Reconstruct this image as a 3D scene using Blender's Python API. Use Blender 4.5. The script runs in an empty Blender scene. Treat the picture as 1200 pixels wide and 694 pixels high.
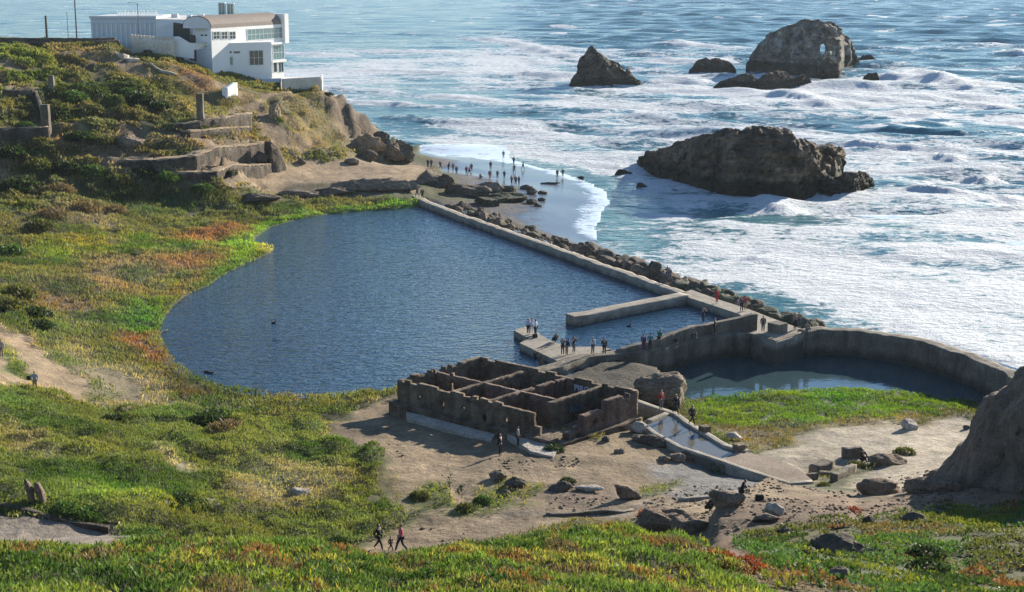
import bpy, bmesh, math, random
import numpy as np
from mathutils import Vector, Matrix
R = math.radians
sc = bpy.context.scene
COL = sc.collection
random.seed(7)
rng = np.random.default_rng(11)

# ------------------------------------------------------------------ camera
CAMZ = 40.0
F = 1800.0                      # focal length in pixels of the 1200 px wide photograph
PITCH = math.atan(390.0 / F)
cam_d = bpy.data.cameras.new('camera')
cam = bpy.data.objects.new('camera', cam_d)
COL.objects.link(cam)
cam.location = (0, 0, CAMZ)
cam.rotation_euler = (math.pi / 2 - PITCH, 0, 0)
cam_d.sensor_width = 36.0
cam_d.lens = 36.0 * F / 1200.0
cam_d.clip_start = 0.5
cam_d.clip_end = 40000
sc.camera = cam
CP, SP = math.cos(PITCH), math.sin(PITCH)

def ray(px, py):
    a = (px - 600.0) / F
    b = (py - 347.0) / F
    return np.array([a, CP - b * SP, -SP - b * CP])

def atz(px, py, z):
    d = ray(px, py)
    t = (z - CAMZ) / d[2]
    return np.array([d[0] * t, d[1] * t, z])

def aty(px, py, y):
    d = ray(px, py)
    t = y / d[1]
    return np.array([d[0] * t, y, CAMZ + d[2] * t])

# ------------------------------------------------------------------ light
SUN_AZ, SUN_EL = R(38.0), R(18.0)
w = bpy.data.worlds.new('World')
sc.world = w
w.use_nodes = True
nt = w.node_tree
bg = nt.nodes['Background']
sky = nt.nodes.new('ShaderNodeTexSky')
sky.sky_type = 'NISHITA'
sky.sun_disc = False
sky.sun_elevation = SUN_EL
sky.sun_rotation = SUN_AZ
sky.altitude = 20
sky.air_density = 0.9
sky.dust_density = 0.0
sky.ozone_density = 3.0
nt.links.new(sky.outputs[0], bg.inputs[0])
bg.inputs[1].default_value = 0.095
sd = bpy.data.lights.new('sun', 'SUN')
sun = bpy.data.objects.new('sun', sd)
COL.objects.link(sun)
sd.energy = 5.0
sd.angle = R(0.5)
sd.color = (1.0, 0.91, 0.77)
to_sun = Vector((math.sin(SUN_AZ) * math.cos(SUN_EL), math.cos(SUN_AZ) * math.cos(SUN_EL), math.sin(SUN_EL)))
sun.rotation_euler = to_sun.to_track_quat('Z', 'Y').to_euler()
sun.location = (60, 60, 120)
sc.view_settings.view_transform = 'Standard'
sc.view_settings.look = 'None'
sc.view_settings.gamma = 1.0
sc.view_settings.exposure = 1.06
sc.render.engine = 'CYCLES'
sc.cycles.use_denoising = True
sc.cycles.max_bounces = 6
sc.cycles.diffuse_bounces = 3
sc.cycles.glossy_bounces = 3
sc.cycles.transmission_bounces = 3
sc.cycles.volume_bounces = 0
sc.cycles.transparent_max_bounces = 6
sc.cycles.caustics_reflective = False
sc.cycles.caustics_refractive = False

# ------------------------------------------------------------------ noise
def _h(ix, iy, iz, seed):
    n = (ix * 374761393 + iy * 668265263 + iz * 2147483647 + seed * 144665) & 0xFFFFFFFF
    n = ((n ^ (n >> 13)) * 1274126177) & 0xFFFFFFFF
    n = (n ^ (n >> 16)) & 0xFFFF
    return n / 32767.5 - 1.0

def noise2(x, y, seed=0):
    xi = np.floor(x).astype(np.int64); yi = np.floor(y).astype(np.int64)
    fx = x - xi; fy = y - yi
    ux = fx * fx * (3 - 2 * fx); uy = fy * fy * (3 - 2 * fy)
    z = np.zeros_like(xi)
    a = _h(xi, yi, z, seed); b = _h(xi + 1, yi, z, seed)
    c = _h(xi, yi + 1, z, seed); d = _h(xi + 1, yi + 1, z, seed)
    return (a + (b - a) * ux) * (1 - uy) + (c + (d - c) * ux) * uy

def noise3(p, seed=0):
    i = np.floor(p).astype(np.int64); f = p - i
    u = f * f * (3 - 2 * f)
    r = 0
    for dx in (0, 1):
        for dy in (0, 1):
            for dz in (0, 1):
                wgt = (u[:, 0] if dx else 1 - u[:, 0]) * (u[:, 1] if dy else 1 - u[:, 1]) * (u[:, 2] if dz else 1 - u[:, 2])
                r = r + wgt * _h(i[:, 0] + dx, i[:, 1] + dy, i[:, 2] + dz, seed)
    return r

def fbm2(x, y, octv=4, seed=0, gain=0.5):
    r = 0; a = 1.0; s = 0
    for o in range(octv):
        r = r + a * noise2(x * 2 ** o + 17.3 * o, y * 2 ** o - 9.1 * o, seed + o); s += a; a *= gain
    return r / s

def ridge2(x, y, octv=4, seed=0):
    r = 0; a = 1.0; s = 0
    for o in range(octv):
        r = r + a * (1 - 2 * np.abs(noise2(x * 2 ** o + 7.7 * o, y * 2 ** o + 3.3 * o, seed + o))); s += a; a *= 0.5
    return r / s

def fbm3(p, octv=4, seed=0, gain=0.5):
    r = 0; a = 1.0; s = 0
    for o in range(octv):
        r = r + a * noise3(p * 2 ** o + 5.7 * o, seed + o); s += a; a *= gain
    return r / s

def sstep(a, b, x):
    t = np.clip((x - a) / (b - a), 0, 1)
    return t * t * (3 - 2 * t)

def poly_sd(P, X, Y):
    """signed distance to a closed polygon, negative inside"""
    P = np.asarray(P)[:, :2]
    n = len(P)
    d2 = np.full(X.shape, 1e18)
    ins = np.zeros(X.shape, bool)
    for i in range(n):
        ax, ay = P[i]; bx_, by_ = P[(i + 1) % n]
        ex, ey = bx_ - ax, by_ - ay
        L = ex * ex + ey * ey + 1e-12
        t = np.clip(((X - ax) * ex + (Y - ay) * ey) / L, 0, 1)
        dx = X - ax - t * ex; dy = Y - ay - t * ey
        d2 = np.minimum(d2, dx * dx + dy * dy)
        c = (ay > Y) != (by_ > Y)
        with np.errstate(divide='ignore', invalid='ignore'):
            ins ^= c & (X < ex * (Y - ay) / (ey if abs(ey) > 1e-9 else 1e-9) + ax)
    d = np.sqrt(d2)
    return np.where(ins, -d, d)

def line_d(P, X, Y):
    P = np.asarray(P)[:, :2]
    d2 = np.full(X.shape, 1e18)
    for i in range(len(P) - 1):
        ax, ay = P[i]; ex, ey = P[i + 1] - P[i]
        L = ex * ex + ey * ey + 1e-12
        t = np.clip(((X - ax) * ex + (Y - ay) * ey) / L, 0, 1)
        dx = X - ax - t * ex; dy = Y - ay - t * ey
        d2 = np.minimum(d2, dx * dx + dy * dy)
    return np.sqrt(d2)

# ------------------------------------------------------------------ objects
def mesh_np(name, V, Fc, mat=None, parent=None, col=None, smooth=False, extra=None, mats=None, midx=None):
    V = np.asarray(V, np.float32); Fc = np.asarray(Fc, np.int32)
    me = bpy.data.meshes.new(name)
    n, k = Fc.shape
    me.vertices.add(len(V)); me.vertices.foreach_set('co', V.ravel())
    me.loops.add(n * k); me.loops.foreach_set('vertex_index', Fc.ravel())
    me.polygons.add(n)
    me.polygons.foreach_set('loop_start', np.arange(0, n * k, k, dtype=np.int32))
    if smooth:
        me.polygons.foreach_set('use_smooth', np.ones(n, bool))
    if mats:
        for m in mats: me.materials.append(m)
        if midx is not None: me.polygons.foreach_set('material_index', np.asarray(midx, np.int32))
    elif mat: me.materials.append(mat)
    if col is not None:
        a = me.attributes.new('Col', 'FLOAT_COLOR', 'POINT')
        c = np.ones((len(V), 4), np.float32); c[:, :3] = col
        a.data.foreach_set('color', c.ravel())
    for nm, arr in (extra or {}).items():
        a = me.attributes.new(nm, 'FLOAT', 'POINT'); a.data.foreach_set('value', np.asarray(arr, np.float32))
    me.update(calc_edges=True); me.validate()
    o = bpy.data.objects.new(name, me); COL.objects.link(o)
    if parent: o.parent = parent
    return o

def tag(o, label=None, cat=None, group=None, kind=None):
    if label: o['label'] = label
    if cat: o['category'] = cat
    if group: o['group'] = group
    if kind: o['kind'] = kind
    return o

def empty(name, loc=(0, 0, 0), rz=0.0):
    o = bpy.data.objects.new(name, None); COL.objects.link(o)
    o.location = loc; o.rotation_euler = (0, 0, rz); o.empty_display_size = 0.3
    return o

class MB:
    """collects primitives into one mesh"""
    def __init__(s): s.v = []; s.f = []
    def add(s, V, Fs):
        b = len(s.v); s.v += [tuple(map(float, p)) for p in V]; s.f += [tuple(b + i for i in f) for f in Fs]; return s
    def box(s, x0, x1, y0, y1, z0, z1, M=None):
        V = [Vector((x, y, z)) for z in (z0, z1) for y in (y0, y1) for x in (x0, x1)]
        if M is not None: V = [M @ v for v in V]
        return s.add(V, [(0, 2, 3, 1), (4, 5, 7, 6), (0, 1, 5, 4), (2, 6, 7, 3), (0, 4, 6, 2), (1, 3, 7, 5)])
    def prism(s, pts, z0, z1):
        n = len(pts); V = [(p[0], p[1], z0) for p in pts] + [(p[0], p[1], z1) for p in pts]
        a = sum(pts[i][0] * pts[(i + 1) % n][1] - pts[(i + 1) % n][0] * pts[i][1] for i in range(n))
        idx = list(range(n)) if a > 0 else list(range(n))[::-1]
        Fs = [tuple(idx[::-1]), tuple(n + i for i in idx)]
        for k in range(n):
            i, j = idx[k], idx[(k + 1) % n]; Fs.append((i, j, n + j, n + i))
        return s.add(V, Fs)
    def tube(s, pts, rad, n=8):
        pts = [Vector(p) for p in pts]; V = []; Fs = []
        if not isinstance(rad, (list, tuple)): rad = [rad] * len(pts)
        for i, p in enumerate(pts):
            d = (pts[min(i + 1, len(pts) - 1)] - pts[max(i - 1, 0)]).normalized()
            q = d.to_track_quat('Z', 'Y')
            for k in range(n):
                a = 2 * math.pi * k / n
                V.append(p + q @ Vector((math.cos(a) * rad[i], math.sin(a) * rad[i], 0)))
        for i in range(len(pts) - 1):
            for k in range(n):
                a, b = i * n + k, i * n + (k + 1) % n
                Fs.append((a, b, b + n, a + n))
        Fs.append(tuple(range(n))[::-1]); Fs.append(tuple(range((len(pts) - 1) * n, len(pts) * n)))
        return s.add(V, Fs)
    def build(s, name, mat=None, parent=None, smooth=False):
        me = bpy.data.meshes.new(name); me.from_pydata(s.v, [], s.f)
        if mat: me.materials.append(mat)
        if smooth:
            for p in me.polygons: p.use_smooth = True
        me.update()
        o = bpy.data.objects.new(name, me); COL.objects.link(o)
        if parent: o.parent = parent
        return o

# ------------------------------------------------------------------ materials
def new_mat(name):
    m = bpy.data.materials.new(name); m.use_nodes = True
    t = m.node_tree; b = t.nodes['Principled BSDF']
    return m, t, b

def N(t, typ, **kw):
    n = t.nodes.new(typ)
    for k, v in kw.items(): setattr(n, k, v)
    return n

def tex(t, scale, detail=4, rough=0.55, coord='Object', stretch=None, dist=0.0, typ='noise'):
    tc = N(t, 'ShaderNodeTexCoord')
    src = tc.outputs[coord]
    if stretch:
        mp = N(t, 'ShaderNodeMapping'); mp.inputs['Scale'].default_value = stretch
        t.links.new(src, mp.inputs[0]); src = mp.outputs[0]
    if typ == 'voronoi':
        n = N(t, 'ShaderNodeTexVoronoi'); n.inputs['Scale'].default_value = scale
        t.links.new(src, n.inputs['Vector']); return n.outputs['Distance']
    n = N(t, 'ShaderNodeTexNoise')
    n.inputs['Scale'].default_value = scale; n.inputs['Detail'].default_value = detail
    n.inputs['Roughness'].default_value = rough; n.inputs['Distortion'].default_value = dist
    t.links.new(src, n.inputs['Vector'])
    return n.outputs['Fac']

def ramp(t, fac, stops):
    r = N(t, 'ShaderNodeValToRGB')
    e = r.color_ramp.elements
    while len(e) < len(stops): e.new(0.5)
    for el, (p, c) in zip(e, stops):
        el.position = p; el.color = (*c, 1) if len(c) == 3 else c
    t.links.new(fac, r.inputs[0]); return r.outputs[0]

def mixc(t, fac, a, b, mode='MIX'):
    m = N(t, 'ShaderNodeMix', data_type='RGBA', blend_type=mode)
    for sock, v in ((m.inputs[0], fac), (m.inputs[6], a), (m.inputs[7], b)):
        if hasattr(v, 'links') or isinstance(v, bpy.types.NodeSocket): t.links.new(v, sock)
        elif isinstance(v, (int, float)): sock.default_value = v
        else: sock.default_value = (*v, 1)
    return m.outputs[2]

def math_(t, op, a, b=None, clamp=False):
    m = N(t, 'ShaderNodeMath', operation=op); m.use_clamp = clamp
    for sock, v in ((m.inputs[0], a), (m.inputs[1], b)):
        if v is None: continue
        if isinstance(v, bpy.types.NodeSocket): t.links.new(v, sock)
        else: sock.default_value = v
    return m.outputs[0]

def bump(t, b, h, strength=0.5, dist=0.1):
    n = N(t, 'ShaderNodeBump'); n.inputs['Strength'].default_value = strength; n.inputs['Distance'].default_value = dist
    t.links.new(h, n.inputs['Height']); t.links.new(n.outputs[0], b.inputs['Normal'])

def plain(name, c, rough=0.7, metal=0.0, var=0.15, scale=3.0):
    m, t, b = new_mat(name)
    f = tex(t, scale, 4)
    lo = tuple(x * (1 - var) for x in c); hi = tuple(min(1, x * (1 + var)) for x in c)
    t.links.new(ramp(t, f, [(0.3, lo), (0.7, hi)]), b.inputs['Base Color'])
    b.inputs['Roughness'].default_value = rough; b.inputs['Metallic'].default_value = metal
    return m

def stone(name, c1, c2, c3, scale=0.5, bscale=3.0, bstr=0.8, bdist=0.3, streak=False, rough=0.9, algae=None, joints=0, brick=0, strata=0):
    m, t, b = new_mat(name)
    f = tex(t, scale, 7, 0.6)
    base = ramp(t, f, [(0.28, c1), (0.5, c2), (0.72, c3)])
    f2 = tex(t, bscale * 2.2, 6, 0.65)
    base = mixc(t, 0.75, base, ramp(t, f2, [(0.32, (0.28, 0.28, 0.28)), (0.52, (1.0, 1.0, 1.0)), (0.7, (1.35, 1.3, 1.24))]), 'MULTIPLY')
    if streak:
        s = tex(t, 0.9, 5, 0.6, stretch=(1, 1, 0.12))
        base = mixc(t, 0.6, base, ramp(t, s, [(0.38, (0.35, 0.33, 0.3)), (0.55, (1, 1, 1))]), 'MULTIPLY')
    if algae is not None:      # dark weed and wet stain above the water line
        ge = N(t, 'ShaderNodeNewGeometry'); sx = N(t, 'ShaderNodeSeparateXYZ'); t.links.new(ge.outputs['Position'], sx.inputs[0])
        zz = math_(t, 'ADD', sx.outputs[2], math_(t, 'MULTIPLY', tex(t, 0.8, 5, 0.65), -1.6))
        mr = N(t, 'ShaderNodeMapRange'); t.links.new(zz, mr.inputs[0]); mr.inputs[1].default_value = algae - .9; mr.inputs[2].default_value = algae - .2; mr.inputs[3].default_value = .8; mr.inputs[4].default_value = 0
        base = mixc(t, mr.outputs[0], base, (0.045, 0.045, 0.026))
    if strata:
        tc = N(t, 'ShaderNodeTexCoord'); mp = N(t, 'ShaderNodeMapping'); mp.inputs['Rotation'].default_value = (0.15, 0.45, 0); mp.inputs['Scale'].default_value = (.22, .22, 1.5)
        t.links.new(tc.outputs['Object'], mp.inputs[0]); sn = N(t, 'ShaderNodeTexNoise'); sn.inputs['Scale'].default_value = strata; sn.inputs['Detail'].default_value = 6; sn.inputs['Roughness'].default_value = .6; sn.inputs['Distortion'].default_value = .8
        t.links.new(mp.outputs[0], sn.inputs['Vector'])
        base = mixc(t, .85, base, ramp(t, sn.outputs['Fac'], [(.36, (.35, .33, .31)), (.47, (1, 1, 1)), (.52, (.7, .68, .65)), (.66, (1.4, 1.36, 1.28))]), 'MULTIPLY')
    if brick:
        tc = N(t, 'ShaderNodeTexCoord'); sp = N(t, 'ShaderNodeSeparateXYZ'); t.links.new(tc.outputs['Object'], sp.inputs[0])
        cb = N(t, 'ShaderNodeCombineXYZ'); t.links.new(math_(t, 'ADD', sp.outputs[0], math_(t, 'MULTIPLY', sp.outputs[1], 0.35)), cb.inputs[0])
        t.links.new(math_(t, 'ADD', sp.outputs[2], math_(t, 'MULTIPLY', tex(t, 1.3, 3), 0.25)), cb.inputs[1])
        bk = N(t, 'ShaderNodeTexBrick'); t.links.new(cb.outputs[0], bk.inputs['Vector']); bk.inputs['Scale'].default_value = brick
        bk.inputs['Color1'].default_value = (1.15, 1.1, 1.05, 1); bk.inputs['Color2'].default_value = (.62, .58, .55, 1); bk.inputs['Mortar'].default_value = (.5, .48, .45, 1); bk.inputs['Mortar Size'].default_value = .03
        pt = ramp(t, tex(t, 0.55, 4, .6), [(.42, (0, 0, 0)), (.56, (1, 1, 1))])
        base = mixc(t, pt, base, mixc(t, 1.0, base, bk.outputs['Color'], 'MULTIPLY'))
    if joints:
        tc = N(t, 'ShaderNodeTexCoord'); br = N(t, 'ShaderNodeTexVoronoi'); br.feature = 'DISTANCE_TO_EDGE'; br.inputs['Scale'].default_value = joints
        t.links.new(tc.outputs['Object'], br.inputs['Vector'])
        base = mixc(t, 1.0, base, ramp(t, br.outputs['Distance'], [(0.0, (.7, .68, .65)), (0.015, (.95, .95, .95)), (0.04, (1, 1, 1))]), 'MULTIPLY')
    t.links.new(base, b.inputs['Base Color'])
    b.inputs['Roughness'].default_value = rough
    b.inputs['Specular IOR Level'].default_value = 0.25
    bump(t, b, tex(t, bscale, 8, 0.65), bstr, bdist)
    return m

def cloth(name, c):
    m, t, b = new_mat(name)
    f = tex(t, 14, 3)
    t.links.new(ramp(t, f, [(0.3, tuple(x * .8 for x in c)), (0.7, tuple(min(1, x * 1.15) for x in c))]), b.inputs['Base Color'])
    b.inputs['Roughness'].default_value = 0.85
    return m

def leafmat(name, transl=0.4, rough=0.6):
    m, t, b = new_mat(name)
    a = N(t, 'ShaderNodeVertexColor'); a.layer_name = 'Col'
    t.links.new(a.outputs[0], b.inputs['Base Color'])
    b.inputs['Roughness'].default_value = rough
    b.inputs['Specular IOR Level'].default_value = 0.3
    tr = N(t, 'ShaderNodeBsdfTranslucent')
    t.links.new(mixc(t, 1.0, a.outputs[0], (1.25, 1.2, 0.6), 'MULTIPLY'), tr.inputs[0])
    mx = N(t, 'ShaderNodeMixShader'); mx.inputs[0].default_value = transl
    t.links.new(b.outputs[0], mx.inputs[1]); t.links.new(tr.outputs[0], mx.inputs[2])
    t.links.new(mx.outputs[0], t.nodes['Material Output'].inputs[0])
    return m

M = {}
M['leaf'] = leafmat('leaf', 0.42)
M['concrete'] = stone('weathered_concrete', (0.125, 0.105, 0.078), (0.215, 0.182, 0.138), (0.32, 0.275, 0.21), 0.5, 4.0, 0.9, 0.18, True, algae=.9)
M['walk'] = stone('pale_concrete', (0.23, 0.197, 0.152), (0.33, 0.288, 0.228), (0.43, 0.38, 0.305), 0.7, 5.0, 0.6, 0.08, algae=1.9, joints=.3)
M['ruin'] = stone('ruin_masonry', (0.115, 0.085, 0.058), (0.235, 0.178, 0.122), (0.36, 0.285, 0.205), 0.9, 6.0, 1.0, 0.25, True, brick=1.5)
M['ruin_red'] = stone('ruin_brick', (0.13, 0.09, 0.068), (0.25, 0.17, 0.13), (0.36, 0.27, 0.22), 0.9, 6.0, 1.0, 0.25, True, brick=1.6)
M['ruin_shaded'] = stone('shaded_masonry', (0.06, 0.048, 0.036), (0.115, 0.09, 0.066), (0.18, 0.145, 0.11), 0.7, 3.0, 1.0, 0.3, True)  # masonry colour darkened to carry the shade on the terrace faces
M['rock_dark'] = stone('dark_rock', (0.085, 0.068, 0.05), (0.15, 0.12, 0.088), (0.23, 0.185, 0.135), 0.35, 1.6, 1.0, 0.5, strata=1.6)
M['rock_sea'] = stone('sea_rock', (0.06, 0.05, 0.04), (0.14, 0.115, 0.088), (0.30, 0.245, 0.18), 0.3, 0.6, 1.0, 2.2, algae=2.2, strata=.8)
M['rock_guano'] = stone('guano_rock', (0.09, 0.08, 0.066), (0.22, 0.20, 0.165), (0.55, 0.53, 0.48), 0.22, 0.5, 1.0, 2.6, algae=4.0, strata=.5)
M['sandstone'] = stone('eroded_sandstone', (.28, .20, .125), (.38, .28, .175), (.48, .37, .24), .6, 1.5, 1.0, .5)
M['dark_earth'] = stone('dark_earth', (.15, .115, .082), (.235, .185, .135), (.34, .275, .205), .9, 4.0, 1.0, .5)
M['rock_big'] = stone('layered_sea_rock', (0.08, 0.062, 0.044), (0.20, 0.15, 0.10), (0.42, 0.32, 0.21), 0.3, 0.7, 1.0, 2.0, algae=2.6, strata=.7)
M['rock_tan'] = stone('tan_rock', (0.17, 0.135, 0.095), (0.27, 0.21, 0.15), (0.38, 0.30, 0.22), 0.5, 2.5, 1.0, 0.4, strata=2.0)
M['rock_pale'] = stone('pale_rock', (0.34, 0.29, 0.235), (0.46, 0.40, 0.33), (0.56, 0.49, 0.41), 0.8, 3, 0.8, 0.2)
M['rock_green'] = stone('mossy_rock', (0.05, 0.065, 0.028), (0.10, 0.10, 0.06), (0.17, 0.15, 0.11), 0.5, 2.5, 1.0, 0.3)
# ================================================================== people: one continuous skinned body per pose, clothes as children
def skin_mesh(name, verts, edges, rads, root=0, sub=1):
    me = bpy.data.meshes.new(name); bm = bmesh.new()
    lay = bm.verts.layers.skin.verify()
    vs = []
    for i, (p, r) in enumerate(zip(verts, rads)):
        v = bm.verts.new(p); v[lay].radius = (r, r) if not isinstance(r, tuple) else r; v[lay].use_root = (i == root); vs.append(v)
    for a, b in edges: bm.edges.new((vs[a], vs[b]))
    bm.to_mesh(me); bm.free()
    o = bpy.data.objects.new(name, me); COL.objects.link(o)
    m = o.modifiers.new('skin', 'SKIN'); m.branch_smoothing = 0.4; m.use_smooth_shade = True
    s = o.modifiers.new('sub', 'SUBSURF'); s.levels = sub; s.render_levels = sub
    dg = bpy.context.evaluated_depsgraph_get()
    out = bpy.data.meshes.new_from_object(o.evaluated_get(dg)); out.name = name
    bpy.data.objects.remove(o); bpy.data.meshes.remove(me)
    for p in out.polygons: p.use_smooth = True
    return out

def pose_mesh(pose):
    """joint positions (facing -y) -> body, jacket, trousers, hair meshes"""
    j = dict(pel=(0, 0, .93), bel=(0, -.01, 1.08), che=(0, -.005, 1.30), nek=(0, -.005, 1.47), hea=(0, -.02, 1.57), top=(0, -.015, 1.69),
             shl=(-.19, 0, 1.41), shr=(.19, 0, 1.41), ell=(-.25, .03, 1.14), elr=(.25, .03, 1.14), wrl=(-.25, -.06, .90), wrr=(.25, -.06, .90), hal=(-.24, -.09, .80), har=(.24, -.09, .80),
             hil=(-.09, 0, .90), hir=(.09, 0, .90), knl=(-.10, -.02, .50), knr=(.10, -.02, .50), anl=(-.11, .02, .09), anr=(.11, .02, .09), tol=(-.13, -.15, .035), tor=(.13, -.15, .035))
    if pose == 'walk':
        j.update(knl=(-.09, -.20, .51), anl=(-.09, -.30, .10), tol=(-.10, -.46, .06), knr=(.09, .08, .50), anr=(.09, .36, .14), tor=(.10, .24, .035), ell=(-.25, .14, 1.17), wrl=(-.23, .20, .95), hal=(-.22, .18, .86), elr=(.25, -.06, 1.15), wrr=(.22, -.25, 1.0), har=(.21, -.32, .95))
    if pose == 'photo':
        j.update(ell=(-.24, -.20, 1.24), wrl=(-.10, -.36, 1.45), hal=(-.05, -.38, 1.53), elr=(.24, -.20, 1.24), wrr=(.10, -.36, 1.45), har=(.05, -.38, 1.53))
    if pose == 'lean':
        j.update(bel=(0, -.05, 1.08), che=(0, -.12, 1.28), nek=(0, -.19, 1.42), hea=(0, -.26, 1.50), top=(0, -.29, 1.61), shl=(-.19, -.15, 1.38), shr=(.19, -.15, 1.38), ell=(-.24, -.10, 1.1), elr=(.24, -.22, 1.12), wrl=(-.22, -.2, .90), wrr=(.2, -.40, 1.02), hal=(-.2, -.24, .82), har=(.17, -.46, .99))
    if pose == 'crouch':
        j.update(pel=(0, .12, .36), bel=(0, .05, .50), che=(0, -.06, .70), nek=(0, -.14, .85), hea=(0, -.20, .94), top=(0, -.22, 1.06), shl=(-.18, -.08, .80), shr=(.18, -.08, .80), ell=(-.24, -.26, .62), elr=(.24, -.26, .62), wrl=(-.10, -.42, .56), wrr=(.10, -.42, .56), hal=(-.05, -.48, .53), har=(.05, -.48, .53),
                 hil=(-.10, .10, .34), hir=(.10, .10, .34), knl=(-.15, -.26, .48), knr=(.15, -.26, .48), anl=(-.13, -.02, .09), anr=(.13, -.02, .09), tol=(-.14, -.18, .035), tor=(.14, -.18, .035))
    if pose == 'sit':
        j.update({k: (v[0], v[1] + .05, v[2] - .76) for k, v in j.items() if k in ('pel', 'bel', 'che', 'nek', 'hea', 'top', 'shl', 'shr')})
        j.update(ell=(-.25, -.14, .42), elr=(.25, -.14, .42), wrl=(-.12, -.34, .44), wrr=(.12, -.34, .44), hal=(-.06, -.40, .44), har=(.06, -.40, .44), hil=(-.10, .03, .14), hir=(.10, .03, .14), knl=(-.14, -.38, .46), knr=(.14, -.38, .46), anl=(-.13, -.55, .09), anr=(.13, -.55, .09), tol=(-.14, -.70, .05), tor=(.14, -.70, .05))
    order = list(j); ix = {k: i for i, k in enumerate(order)}
    rad = dict(pel=(.15, .11), bel=(.14, .10), che=(.165, .115), nek=.055, hea=.088, top=.07, shl=.075, shr=.075, ell=.05, elr=.05, wrl=.034, wrr=.034, hal=.04, har=.04, hil=.095, hir=.095, knl=.062, knr=.062, anl=.042, anr=.042, tol=.036, tor=.036)
    E = [('pel', 'bel'), ('bel', 'che'), ('che', 'nek'), ('nek', 'hea'), ('hea', 'top'), ('che', 'shl'), ('che', 'shr'), ('shl', 'ell'), ('ell', 'wrl'), ('wrl', 'hal'), ('shr', 'elr'), ('elr', 'wrr'), ('wrr', 'har'), ('pel', 'hil'), ('pel', 'hir'), ('hil', 'knl'), ('knl', 'anl'), ('anl', 'tol'), ('hir', 'knr'), ('knr', 'anr'), ('anr', 'tor')]
    def sub_(keys, k=1.0, add=0.0, short=None):
        V = []; Rr = []
        for q in keys:
            p = Vector(j[q])
            if short and q in short: p = p.lerp(Vector(j[short[q]]), 0.18)
            r = rad[q]; V.append(p); Rr.append(tuple(x * k + add for x in r) if isinstance(r, tuple) else r * k + add)
        ed = [(keys.index(a), keys.index(b)) for a, b in E if a in keys and b in keys]
        return V, ed, Rr
    body = skin_mesh('person', *sub_(order))
    jk = ['pel', 'bel', 'che', 'shl', 'shr', 'ell', 'elr', 'wrl', 'wrr', 'nek']
    V, ed, Rr = sub_(jk, 1.08, .014, {'wrl': 'ell', 'wrr': 'elr', 'nek': 'che'})
    jac = skin_mesh('jacket', V, ed, Rr)
    tk = ['pel', 'hil', 'hir', 'knl', 'knr', 'anl', 'anr']
    tro = skin_mesh('trousers', *sub_(tk, 1.02, .012))
    h, tp = Vector(j['hea']), Vector(j['top'])
    d = (tp - h).normalized(); back = Vector((0, .03, 0))
    hair = skin_mesh('hair', [h + back + Vector((0, .015, -.03)), h + back * 1.0 + d * .05, tp + back * .6], [(0, 1), (1, 2)], [.072, .093, .074])
    face = MB()
    for s in (-1, 1):
        c = h + Vector((s * .033, -.085, .012)); face.tube([c, c + Vector((0, -.006, 0))], .012, 6)
    fm = face.build('face', None); me_f = fm.data; bpy.data.objects.remove(fm)
    return dict(person=body, jacket=jac, trousers=tro, hair=hair, eyes=me_f)

POSES = {k: pose_mesh(k) for k in ('stand', 'walk', 'photo', 'lean', 'crouch', 'sit')}
for pm in POSES.values():
    for me in pm.values():
        if not me.materials: me.materials.append(None)
CL = {}
def clothc(c):
    k = 'cloth_' + '_'.join('%02d' % int(x * 99) for x in c)
    if k not in CL: CL[k] = cloth(k, c)
    return CL[k]
SKIN = plain('skin', (0.42, 0.25, 0.17), 0.55, 0, .08, 9)
EYE = plain('eye', (0.02, 0.015, 0.012), 0.3)
def person(loc, heading, pose, jc, tc, hc, label, group=None, h=1.0, extra_label=None):
    pm = POSES[pose]
    o = bpy.data.objects.new('person', pm['person']); COL.objects.link(o)
    o.material_slots[0].link = 'OBJECT'; o.material_slots[0].material = SKIN
    o.location = loc; o.rotation_euler = (0, 0, heading); o.scale = (h, h, h)
    tag(o, label, 'person', group)
    for k, c in (('jacket', jc), ('trousers', tc), ('hair', hc), ('eyes', None)):
        q = bpy.data.objects.new(k, pm[k]); COL.objects.link(q); q.parent = o
        q.material_slots[0].link = 'OBJECT'; q.material_slots[0].material = clothc(c) if c else EYE
    return o
# ================================================================== terrain
def TPS(P, reg=0.0):
    P = np.array(P, float)
    X = P[:, :2] / 50.0; n = len(P)
    d2 = ((X[:, None] - X[None]) ** 2).sum(-1)
    K = np.where(d2 > 0, 0.5 * d2 * np.log(d2 + 1e-20), 0) + np.eye(n) * reg
    Q = np.hstack([np.ones((n, 1)), X])
    A = np.zeros((n + 3, n + 3)); A[:n, :n] = K; A[:n, n:] = Q; A[n:, :n] = Q.T
    W = np.linalg.solve(A, np.concatenate([P[:, 2], np.zeros(3)]))
    def f(x, y):
        out = np.empty(x.size); xr = x.ravel() / 50.0; yr = y.ravel() / 50.0
        for s in range(0, x.size, 40000):
            xx = xr[s:s + 40000]; yy = yr[s:s + 40000]
            d = (xx[:, None] - X[None, :, 0]) ** 2 + (yy[:, None] - X[None, :, 1]) ** 2
            out[s:s + 40000] = (0.5 * d * np.log(d + 1e-20)) @ W[:n] + W[n] + W[n + 1] * xx + W[n + 2] * yy
        return out.reshape(x.shape)
    return f

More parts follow.
